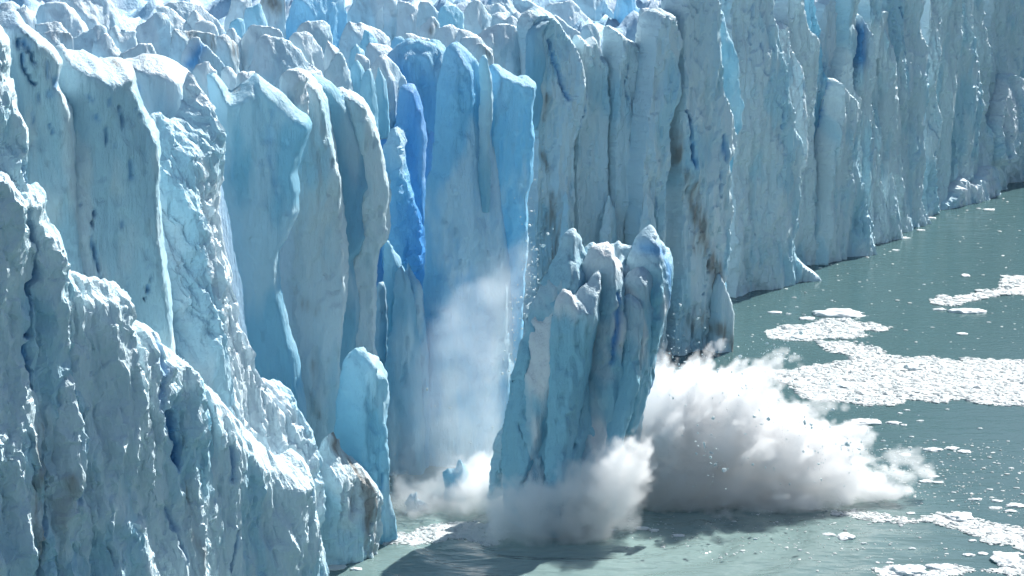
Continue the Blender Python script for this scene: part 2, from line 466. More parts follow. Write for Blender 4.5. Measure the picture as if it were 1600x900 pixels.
pillar('large pocked grey blue face with two stub peaks, under the domed serac',
       [(60, 140), (84, 76), (91, 68), (99, 68), (105, 78), (120, 79), (134, 78), (146, 83), (153, 89), (165, 90), (180, 87), (195, 91), (205, 98), (210, 108), (210, 127), (218, 147), (226, 163), (236, 184), (247, 205), (252, 240), (248, 300), (252, 360),
        (262, 430), (270, 520), (275, 620), (90, 640), (60, 400)],
       276, ref=150, rot=30, lean=3, T=6, Rf=0.37, p=1.15, plates=.32, spike=.25, rough=0.10, flute=0.2, big=0.8, scallop=0.7, cuts=[([(125, 318), (118, 360), (126, 400), (136, 440)], .28, 1.4, .9), ([(203, 385), (205, 420), (202, 458)], .3, 1.3, .9), ([(122, 176), (125, 184)], .6, .8, .8), ([(137, 195), (140, 218)], .3, 1, .8), ([(176, 245), (179, 270)], .35, 1, .8),
        ([(160, 165), (168, 195)], .35, .9, .6), ([(70, 265), (75, 285)], .4, 1, .8), ([(142, 150), (141, 158)], .4, .6, .6), ([(185, 165), (195, 178)], .3, .6, .6), ([(112, 145), (117, 152)], .4, .7, .6), ([(100, 310), (102, 316)], .4, .8, .6), ([(168, 340), (170, 350)], .35, .8, .6), ([(150, 215), (154, 222)], .4, .6, .6)],
       silt=[([(180, 97), (196, 104), (186, 112)], .8, .8)], veins=[([(135, 95), (145, 112)], 2.2, .25), ([(204, 140), (208, 150)], 1.2, .3)])
pillar('tall pointed fin with blue streaks and pits, at the upper frame corner',
       [(-20, 40), (0, 22), (13, 16), (22, 17), (30, 27), (39, 37), (52, 48), (66, 58), (79, 68), (89, 81), (98, 95), (93, 113), (91, 126), (100, 145), (110, 165), (115, 200), (117, 228), (120, 330), (128, 450), (40, 470), (10, 200)],
       268, ref=60, rot=28, lean=3, T=4, Rf=0.37, p=1.15, plates=.32, spike=.25, rough=0.10, flute=0.2, big=0.7, cuts=[([(14, 60), (24, 100), (30, 112), (44, 132)], .45, 1.4, 1), ([(24, 62), (34, 84), (40, 96)], .6, 1.2, .9), ([(60, 98), (62, 116)], .8, 1, .6), ([(74, 122), (76, 128)], .7, .9, .8), ([(64, 140), (65, 146)], .8, .9, .7), ([(46, 148), (48, 156)], .7, .8, .6), ([(66, 190), (72, 205)], .5, .8, .7), ([(38, 172), (42, 188)], .6, 1, .8)],
       veins=[([(14, 40), (16, 55)], 2.2, .35)])
pillar('narrow ice rib at the frame edge in front of the pointed fin',
       [(-60, 20), (0, 40), (12, 62), (14, 95), (12, 118), (18, 130), (26, 170), (36, 186), (40, 215), (37, 240), (38, 290), (30, 380), (-60, 420)],
       260, ref=10, rot=35, lean=2, T=4, Rf=0.50, p=1.15, spike=.8, res=0.29, rough=0.26, flute=0.5, cuts=[([(10, 250), (24, 290)], .6, 1.0, .4)])

# --- the two big fins
pillar('big translucent teal fin with a notched top edge',
       [(322, 116), (332, 113), (341, 119), (349, 130), (357, 142), (367, 138), (378, 131), (390, 123), (399, 114), (410, 120), (420, 129), (434, 139), (450, 155), (466, 171), (481, 181), (487, 194), (483, 210), (474, 233), (469, 252), (464, 269), (467, 296), (466, 330),
        (458, 348), (447, 377), (437, 395), (440, 440), (452, 500), (468, 560), (476, 620), (479, 720), (420, 720), (392, 560), (375, 440), (366, 390), (357, 335), (345, 275), (344, 230), (332, 180), (326, 147)],
       312, ref=420, rot=18, T=3.0, Rf=0.34, p=1.15, mat='teal', plates=.32, spike=.25, rough=0.05, flute=0.15, big=0.55, scallop=0.7, edge=.2, cuts=[([(420, 170), (412, 230), (425, 300)], .8, .35, .3)], silt=[([(365, 139), (378, 133)], .5, .6)])
pillar('blue grey ice column standing directly behind the notched teal fin',
       [(425, 150), (438, 122), (452, 108), (468, 106), (483, 112), (498, 130), (508, 150), (518, 180), (525, 220), (529, 255), (534, 295), (541, 365), (544, 400), (541, 480), (530, 560), (535, 640), (540, 760), (440, 760), (430, 400)],
       324, ref=490, rot=20, T=4, Rf=0.37, mat='weathered', spike=.5, edge=.34, rough=0.07, flute=0.22, big=0.7, cuts=[([(510, 160), (512, 180)], .35, .8, .4), ([(532, 180), (533, 198)], .3, .7, .3)], silt=[([(465, 466), (480, 475)], .9, .5), ([(475, 560), (482, 640)], .7, .5)])
pillar('thin glowing teal blade between the grey columns of the second fin',
       [(480, 120), (500, 118), (522, 132), (543, 158), (557, 190), (565, 212), (571, 231), (574, 252), (580, 295), (571, 312), (570, 345), (572, 372), (563, 393), (552, 410), (557, 450), (561, 480), (556, 540), (544, 620), (545, 740), (500, 740), (490, 300)],
       328, ref=550, rot=24, T=1.9, Rf=0.43, mat='teal', plates=.18, spike=.10, rough=0.08, flute=0.18, big=0.5, veins=[([(545, 280), (553, 350)], 2.5, .25)])
pillar('outermost rounded column of the second fin with a crisp white edge',
       [(515, 140), (530, 136), (550, 143), (568, 155), (580, 173), (590, 203), (597, 231), (601, 262), (609, 282), (610, 310), (609, 353), (604, 377), (593, 389), (589, 414), (588, 466), (586, 537), (594, 565), (598, 640), (600, 760), (540, 760), (530, 400)],
       331, ref=570, rot=26, T=3.0, Rf=0.43, mat='weathered', spike=.5, edge=.34, rough=0.10, flute=0.25, big=0.6)
pillar('teal turret with a rounded cap at the corner of the near cliff',
       [(525, 660), (528, 630), (536, 595), (545, 563), (554, 546), (567, 541), (578, 549), (589, 562), (602, 578), (606, 607), (604, 634), (602, 690), (603, 750), (608, 795), (609, 848), (606, 920), (520, 920)],
       309, ref=575, rot=35, T=4.5, Rf=0.50, p=1.15, spike=.35, plates=.5, edge=.4, mat='teal', topcrust=.7, rough=0.12, flute=0.3, big=0.6, cuts=[([(575, 730), (572, 752), (565, 758)], .4, 1.0, 1)])
pillar('pale ice buttress with a dirty knob and brown seams, at the waterline',
       [(478, 740), (496, 716), (504, 695), (512, 681), (521, 676), (529, 688), (533, 702), (548, 712), (560, 720), (580, 760), (586, 850), (580, 930), (478, 940)],
       301, ref=530, rot=45, T=4.5, Rf=0.50, p=1.15, mat='weathered', spike=.8, res=0.29, rough=0.24, flute=0.55, big=0.9, silt=[([(515, 680), (530, 715), (543, 740), (546, 790), (556, 850)], 1.0, .9), ([(525, 735), (518, 800)], .7, .6)])

# --- the blue recess in the middle
pillar('deep blue back wall of the recess beside the central pillar',
       [(585, 200), (592, 120), (610, 80), (640, 60), (680, 70), (700, 120), (720, 300), (730, 720), (585, 720)],
       375, ref=640, rot=10, T=4, Rf=0.31, mat='blue', rough=0.08, flute=0.4, big=0.9, spike=.3, veins=[([(608, 120), (604, 260), (606, 450)], 3.2, .95), ([(650, 180), (655, 300), (660, 460)], 3.0, .85)])
pillar('flat topped blue column capped with snow inside the recess',
       [(612, 230), (618, 190), (621, 160), (627, 135), (638, 131), (649, 134), (656, 154), (662, 172), (665, 210), (666, 300), (668, 400), (668, 600), (612, 600)],
       364, ref=640, rot=12, T=3, Rf=0.37, mat='blue', rough=0.1, flute=0.35, big=0.6, spike=.4, topcrust=.7, veins=[([(640, 160), (636, 260), (645, 420)], 4.5, .8), ([(625, 230), (622, 400)], 2.5, .7)])
pillar('small blue knob with snow on it halfway down the recess',
       [(600, 300), (600, 225), (608, 203), (620, 198), (630, 206), (636, 222), (635, 250), (645, 300), (660, 350), (660, 420), (600, 420)],
       357, ref=618, rot=20, lean=6, T=2.5, Rf=0.50, mat='blue', rough=0.35, flute=0.3, big=0.5, spike=.7, veins=[([(650, 330), (655, 420)], 3.0, .9)])
pillar('slim broken ice splinter low in the recess with a jagged snowy edge',
       [(596, 470), (600, 400), (603, 376), (611, 386), (620, 398), (627, 412), (630, 440), (640, 600), (596, 620)],
       349, ref=615, rot=20, T=1.6, Rf=0.50, mat='teal', rough=0.3, big=0.4)
pillar('small lit teal block lowest in the recess slot',
       [(584, 520), (586, 455), (590, 441), (598, 441), (604, 455), (606, 600), (584, 620)],
       345, ref=595, rot=20, T=1.4, Rf=0.50, mat='teal', rough=0.15, big=0.3)
pillar('pale leaning blade of ice at the foot of the recess',
       [(600, 600), (606, 540), (614, 470), (618, 430), (627, 414), (633, 424), (640, 440), (647, 470), (654, 520), (662, 640), (664, 780), (590, 780)],
       340, ref=630, rot=24, T=2.0, Rf=0.50, mat='teal', rough=0.12, big=0.5)
pillar('thin snowy edge of ice leaning against the central pillar',
       [(632, 440), (637, 409), (643, 420), (650, 434), (660, 450), (668, 520), (672, 760), (636, 760)],
       343, ref=650, rot=20, T=1.6, Rf=0.50, mat='blue', rough=0.15, big=0.4)
pillar('tall blue central pillar with a smooth pointed shield top',
       [(650, 560), (660, 450), (666, 398), (663, 335), (666, 285), (675, 263), (680, 184), (682, 142), (689, 105), (697, 76), (705, 66), (715, 64), (728, 74), (739, 87), (750, 106), (760, 140), (768, 180), (770, 220), (785, 330), (800, 450), (805, 790), (630, 790)],
       348, ref=720, rot=14, T=4.0, Rf=0.28, mat='blue', spike=.5, edge=.25, rough=0.06, flute=0.3, big=0.75, veins=[([(720, 90), (725, 130)], 2.5, .2)])
pillar('small finger spire on the shoulder of the central pillar',
       [(748, 140), (749, 104), (752, 93), (757, 85), (762, 90), (765, 108), (768, 125), (771, 150), (768, 190), (764, 240), (766, 330), (750, 330)],
       346, ref=758, rot=20, T=1.5, Rf=0.56, mat='teal', rough=0.12, big=0.3)
pillar('wide flat topped blue pillar attached beside the pointed shield',
       [(755, 140), (764, 103), (778, 102), (788, 110), (799, 115), (810, 118), (820, 119), (829, 125), (836, 131), (834, 157), (831, 194), (836, 210), (834, 240), (833, 270), (827, 309), (826, 340), (825, 380), (818, 440), (815, 560), (815, 790), (740, 790), (745, 300)],
       353, ref=800, rot=16, T=4.0, Rf=0.31, mat='blue', spike=.5, edge=.34, rough=0.10, flute=0.35, big=0.7, silt=[([(806, 118), (818, 122)], .8, .6)])

# --- the wall right of the centre
pillar('curled ice hook hanging in front of the tall grey curved pillar',
       [(822, 60), (827, 46), (836, 38), (848, 31), (861, 30), (854, 41), (847, 53), (849, 75), (852, 100), (848, 118), (845, 135), (848, 155), (840, 200), (822, 200)],
       404, ref=840, rot=20, T=1.8, Rf=0.30, mat='teal', rough=0.08, big=0.3, edge=.15)
pillar('tall grey curved pillar with a rounded shoulder and a brown stain line',
       [(812, 40), (817, 24), (826, 15), (838, 13), (855, 19), (866, 26), (880, 47), (890, 64), (898, 80), (902, 98), (906, 115), (910, 133), (915, 156), (912, 182), (903, 198), (894, 218), (892, 300), (893, 420), (890, 700), (815, 700), (822, 300)],
       409, ref=870, rot=22, T=4, Rf=0.20, cracks=2, spike=.75, edge=.34, rough=0.09, flute=0.7, big=0.7, cuts=[([(846, 60), (852, 90), (862, 120), (872, 150)], .7, 1.2, .8)], silt=[([(850, 300), (849, 360), (855, 430)], 1.0, 1.0), ([(841, 240), (848, 262)], .7, .9), ([(843, 150), (840, 180)], .6, .7)])
pillar('slim pillar with a forked broken top and a small white knob',
       [(888, 120), (896, 68), (900, 54), (907, 58), (913, 64), (919, 60), (926, 58), (931, 73), (934, 90), (939, 86), (946, 96), (949, 106), (947, 120), (947, 157), (945, 205), (947, 300), (950, 700), (885, 700), (886, 300)],
       413, ref=920, rot=24, T=3, Rf=0.22, cracks=2, spike=.75, edge=.34, rough=0.08, flute=0.7, big=0.5, cuts=[([(886, 270), (887, 315)], .4, 1.0, .6), ([(948, 300), (946, 350), (950, 365)], .4, 1.2, .7)])
pillar('smooth rounded pillar with dirt on its snowy shoulder',
       [(940, 160), (943, 90), (945, 60), (947, 41), (957, 43), (968, 50), (979, 60), (988, 66), (994, 78), (998, 92), (995, 112), (995, 131), (992, 157), (988, 200), (990, 300), (995, 400), (1000, 700), (938, 700), (940, 300)],
       416, ref=970, rot=24, T=4, Rf=0.26, cracks=2, spike=.75, edge=.34, rough=0.08, flute=0.7, big=0.5, silt=[([(966, 52), (978, 62)], .7, .7)], cuts=[([(996, 310), (984, 350), (978, 385)], .9, 1.2, .9)])
pillar('club headed pillar standing proud of the wall with a dark slot below',
       [(985, 200), (996, 130), (1000, 80), (1001, 47), (1007, 26), (1015, 16), (1026, 13), (1039, 14), (1044, 22), (1047, 35), (1053, 47), (1056, 58), (1055, 72), (1049, 84), (1048, 105), (1052, 140), (1048, 156), (1039, 170), (1035, 200), (1034, 260), (1028, 300), (1028, 380), (1030, 700), (975, 700), (975, 400)],
       414, ref=1020, rot=24, T=4.5, Rf=0.24, cracks=2, spike=.75, edge=.34, rough=0.08, flute=0.7, big=0.5, cuts=[([(1007, 300), (1008, 320)], .5, .8, .5)])
pillar('broad stained buttress with brown diagonal silt bands',
       [(1030, 200), (1036, 120), (1040, 60), (1042, 10), (1050, -20), (1095, -30), (1108, 0), (1113, 40), (1114, 80), (1118, 110), (1121, 140), (1127, 155), (1133, 175), (1139, 205), (1135, 228), (1123, 251), (1127, 275), (1131, 303), (1135, 327), (1129, 348), (1129, 377), (1127, 398), (1122, 428),
        (1115, 445), (1115, 484), (1112, 516), (1110, 600), (1110, 700), (1025, 700), (1026, 500), (1040, 330)],
       420, ref=1090, rot=26, T=5, Rf=0.19, cracks=2, spike=.75, edge=.34, rough=0.10, flute=0.7, big=0.8, cuts=[([(1047, 165), (1054, 190), (1057, 235), (1060, 255)], .45, 1.6, 1), ([(1108, 205), (1109, 245)], .35, 1.2, .9), ([(1103, 260), (1102, 300)], .4, 1.0, .5), ([(1060, 560), (1060, 500), (1064, 470)], .7, 1.0, .2)],
       silt=[([(1058, 285), (1066, 320), (1075, 360), (1090, 400), (1100, 430), (1112, 450)], 1.3, 1.0), ([(1034, 200), (1036, 240), (1030, 260)], 1.0, .9), ([(1072, 330), (1060, 380)], 1.0, .7), ([(1100, 430), (1113, 445), (1113, 480)], 1.0, .8), ([(1045, 490), (1060, 500), (1075, 490)], 2.0, .45), ([(1040, 260), (1060, 285)], 1.2, .5)])
pillar('thin scalloped blade of pale ice at the far corner of the stained buttress',
       [(1088, 60), (1094, 0), (1108, -14), (1120, 6), (1128, 18), (1129, 36), (1134, 54), (1141, 76), (1147, 105), (1149, 126), (1153, 147), (1157, 160), (1154, 178), (1156, 198), (1149, 212), (1144, 234), (1141, 264), (1137, 282), (1140, 319), (1134, 345), (1130, 400), (1130, 600), (1090, 600)],
       426, ref=1130, rot=30, T=2.2, Rf=0.26, mat='teal', rough=0.14, flute=0.3, big=0.4)
pillar('small ice foot with a brown band at the base of the wall corner',
       [(1108, 520), (1113, 460), (1118, 432), (1123, 425), (1129, 440), (1136, 462), (1141, 478), (1141, 515), (1141, 560), (1140, 640), (1108, 640)],
       417, ref=1125, rot=25, T=2.0, Rf=0.26, mat='weathered', rough=0.1, big=0.3, silt=[([(1113, 510), (1125, 520), (1140, 528)], 1.3, 1.2), ([(1135, 505), (1137, 540)], .8, .9)])
# --- the far wall
WALL = [
 ('wide plain grey pillar starting the far wall next to the water', [(1118, 300), (1120, -60), (1197, -60), (1197, 20), (1204, 52), (1209, 80), (1215, 131), (1218, 150), (1230, 184), (1238, 206), (1240, 240), (1241, 280), (1240, 330), (1236, 375), (1240, 400), (1262, 420), (1262, 470), (1120, 490)], 472, 1190, 40, 'weathered', dict(cuts=[([(1156, 5), (1154, 40), (1152, 65)], .35, .9, .4), ([(1165, 60), (1168, 110)], .5, .8, .4)])),
 ('short pale spike tucked behind the first far wall pillar', [(1192, 120), (1196, 24), (1202, 41), (1211, 32), (1219, 50), (1221, 65), (1228, 88), (1235, 105), (1239, 140), (1242, 260), (1196, 260)], 486, 1215, 40, 'snowy', {}),
 ('rough edged far wall rib with small sunlit crumbs along its edge', [(1205, 60), (1209, -40), (1234, -40), (1239, 26), (1248, 44), (1257, 58), (1260, 79), (1261, 126), (1259, 150), (1257, 215), (1264, 300), (1285, 380), (1310, 460), (1215, 460), (1205, 300)], 494, 1240, 42, 'weathered', dict(rough=.2)),
 ('narrow teal rib behind the crumbly rib on the far wall', [(1230, 60), (1235, -40), (1250, -40), (1259, 26), (1264, 52), (1268, 105), (1277, 147), (1281, 220), (1284, 300), (1290, 440), (1230, 440)], 503, 1262, 42, 'teal', {}),
 ('pale smooth hollow face high on the far wall', [(1255, 60), (1262, 10), (1280, -10), (1305, -10), (1308, 40), (1304, 90), (1295, 140), (1290, 300), (1255, 300)], 514, 1285, 42, 'snowy', {}),
 ('hanging grey slab above the cone shaped stack of the far wall', [(1270, 300), (1290, 140), (1303, 60), (1304, -40), (1327, -40), (1326, 26), (1323, 87), (1316, 92), (1316, 130), (1330, 170), (1335, 430), (1270, 430)], 512, 1310, 42, 'weathered', {}),
 ('cone shaped blue grey stack split off by a dark crack', [(1266, 300), (1272, 230), (1280, 190), (1288, 140), (1293, 122), (1299, 121), (1306, 127), (1316, 142), (1325, 156), (1330, 236), (1345, 330), (1360, 430), (1250, 450)], 503, 1310, 42, 'weathered', dict(cuts=[([(1290, 130), (1281, 170), (1274, 205)], .5, 1.6, 1)])),
 ('rib with a vivid blue pocket near the top of the far wall', [(1310, 200), (1318, 90), (1322, 20), (1327, 14), (1335, 26), (1344, 47), (1347, 79), (1349, 118), (1348, 147), (1353, 180), (1358, 210), (1360, 250), (1370, 330), (1380, 430), (1310, 440)], 517, 1335, 42, 'weathered', dict(rough=.2, veins=[([(1325, 45), (1324, 90)], 2.2, .9)])),
 ('narrow strip rib beside the blue pocket', [(1335, 60), (1338, -40), (1361, -40), (1360, 39), (1364, 66), (1362, 89), (1352, 95), (1358, 200), (1375, 430), (1340, 430)], 525, 1355, 42, 'weathered', {}),
 ('slender rib with a pale block on its tip on the far wall', [(1350, 80), (1358, 20), (1364, 12), (1371, 14), (1372, 26), (1373, 47), (1378, 84), (1383, 121), (1388, 200), (1400, 420), (1350, 420)], 528, 1370, 42, 'weathered', {}),
 ('broad grey panel split by a thin blue crack on the far wall', [(1360, 100), (1366, -50), (1425, -50), (1425, 26), (1436, 97), (1434, 140), (1428, 200), (1430, 300), (1445, 350), (1450, 420), (1370, 430)], 536, 1400, 43, 'weathered', dict(cuts=[([(1386, 10), (1390, 40), (1391, 70), (1394, 105)], .45, 1.5, 1)])),
 ('smooth bulging rib in the middle of the far wall', [(1425, 60), (1434, -50), (1450, -40), (1457, 28), (1455, 52), (1450, 79), (1445, 105), (1444, 147), (1452, 180), (1446, 240), (1452, 320), (1460, 420), (1428, 420)], 545, 1442, 43, 'weathered', {}),
 ('flat grey rib with a straight lit edge on the far wall', [(1440, 80), (1452, -50), (1486, -50), (1487, 26), (1482, 87), (1477, 147), (1474, 170), (1470, 260), (1462, 330), (1470, 400), (1440, 410)], 551, 1465, 43, 'weathered', {}),
 ('rib with a column of sparkling sunlit patches', [(1470, 100), (1478, -50), (1506, -50), (1507, 47), (1514, 74), (1517, 105), (1520, 150), (1512, 230), (1520, 300), (1530, 380), (1462, 400)], 559, 1495, 43, 'weathered', dict(rough=.3)),
 ('long thin rib with a ragged white edge near the far frame side', [(1498, 100), (1505, -50), (1518, -50), (1526, 52), (1530, 105), (1532, 147), (1525, 184), (1540, 210), (1545, 240), (1560, 280), (1570, 360), (1500, 380)], 567, 1525, 43, 'weathered', dict(rough=.3)),
 ('grey panel with a rough white knob low down beside the frame edge', [(1520, 100), (1530, -60), (1584, -60), (1586, 60), (1583, 110), (1578, 130), (1590, 200), (1590, 260), (1600, 340), (1520, 360)], 578, 1565, 43, 'weathered', dict(rough=.25, cuts=[([(1589, 85), (1584, 120)], .4, 1.4, 1)])),
 ('last rib of the far wall cut off by the frame edge', [(1575, 100), (1584, -60), (1660, -60), (1665, 200), (1670, 330), (1580, 350)], 588, 1610, 43, 'weathered', dict(rough=.2)),
 ('crumbling white spur at the waterline under the ragged rib', [(1455, 400), (1462, 320), (1475, 300), (1490, 275), (1505, 285), (1520, 265), (1532, 255), (1545, 262), (1550, 300), (1555, 330), (1540, 380), (1460, 400)], 556, 1500, 52, 'snowy', dict(rough=.4, lean=7, spike=1.0)),
 ('sunlit white knob bulging from the far wall panel', [(1543, 200), (1552, 150), (1560, 118), (1570, 114), (1580, 122), (1586, 150), (1590, 180), (1575, 225), (1560, 260), (1545, 250)], 570, 1565, 50, 'snowy', dict(rough=.4, lean=6, spike=1.0)),
]
for lab, out, Y, ref, rot, mat, kw in WALL:
    a = dict(cracks=2, spike=.85, T=4.0, Rf=0.15, p=1.15, rough=0.15, flute=0.75, big=0.8, res=0.42, edge=.34, mat=mat, rot=rot, ref=ref)
    a.update(kw)
    pillar(lab, out, Y + np.interp(ref, [1400, 1465, 1565], [0, 13, 20]), **a)
# --- flakes split off the walls
for lab, out, Y, rot in [
    ('pointed flake leaning on the curved pillar left of the falling block', [(866, 600), (871, 420), (878, 340), (884, 298), (890, 325), (896, 420), (900, 600)], 403, 24),
    ('narrow flake behind the middle peak of the falling block', [(925, 600), (932, 400), (944, 335), (952, 304), (960, 330), (967, 420), (970, 600)], 409, 24),
    ('broken flake beside the dark slot above the falling block', [(985, 600), (993, 420), (1001, 345), (1010, 298), (1020, 316), (1027, 380), (1032, 600)], 407, 26),
    ('low triangular flake on the plain first pillar of the far wall', [(1140, 480), (1150, 390), (1164, 335), (1176, 372), (1190, 425), (1196, 480)], 469, 42),
    ('slender flake at the foot of the cone shaped stack', [(1272, 450), (1280, 360), (1289, 300), (1298, 335), (1312, 405), (1318, 450)], 497, 44),
    ('slender flake at the foot of the cracked grey panel', [(1378, 430), (1384, 330), (1392, 270), (1401, 305), (1412, 385), (1416, 430)], 522, 45)]:
    pillar(lab, out, Y, rot=rot, T=1.6, Rf=.5, mat='weathered', rough=.12, flute=.4, big=.4, spike=.6, edge=.3)
# ------------------------------------------------------------------ seracs on top of the glacier
XB = [-50, 0, 300, 500, 555, 570, 750, 800, 830, 1020, 1100]
YB = [292, 295, 318, 328, 340, 357, 368, 380, 422, 430, 435]
KB = [.9, .9, .85, .8, .7, .6, .7, .7, .75, .8, .8]
def serac(label, pts, dY=0, mat='snowy', rot=None, T=None, **kw):
    P = np.array(pts, float)
    x0, x1 = P[:, 0].min(), P[:, 0].max()
    # visible crest from the outline, the flanks carried on down behind whatever stands in front
    xs = np.linspace(x0, x1, max(7, int((x1 - x0) / 4)))
    C = catmull(P, 6, True, .3)
    top = []
    for x in xs:
        ys = []
        for a, b in zip(C, np.roll(C, -1, 0)):
            if (a[0] - x) * (b[0] - x) <= 0 and a[0] != b[0]:
                ys.append(a[1] + (b[1] - a[1]) * (x - a[0]) / (b[0] - a[0]))
        top.append(min(ys) if ys else P[np.argmin(np.abs(P[:, 0] - x)), 1])
    yb = P[:, 1].max() + 45
    w = x1 - x0
    out = [(x0 - 0.05 * w, yb)] + list(zip(xs, top)) + [(x1 + 0.05 * w, yb)]
    ytop = P[:, 1].min(); xm = P[:, 0].mean()
    Y = np.interp(xm, XB, YB) + np.interp(xm, XB, KB) * (100 - max(ytop, -20)) + dY
    wm = w / FPX * Y
    SEED[0] += 1
    rr = np.random.RandomState(SEED[0])
    a = dict(T=T or (0.22 * wm + 0.5), Rf=1.0, p=1.06, rot=rot if rot is not None else rr.uniform(5, 32), lean=rr.uniform(-2, 5), rough=0.10, flute=0.2, big=min(0.5, wm * .05), scallop=0.8,
             res=0.28, edge=0.26, mat=mat, plates=.3, spike=.3, tens=.2)
    a.update(kw)
    o = slab('serac', out, Y, ref=xm, **a)
    return tag(o, label, 'serac', 'seracs on the glacier top')
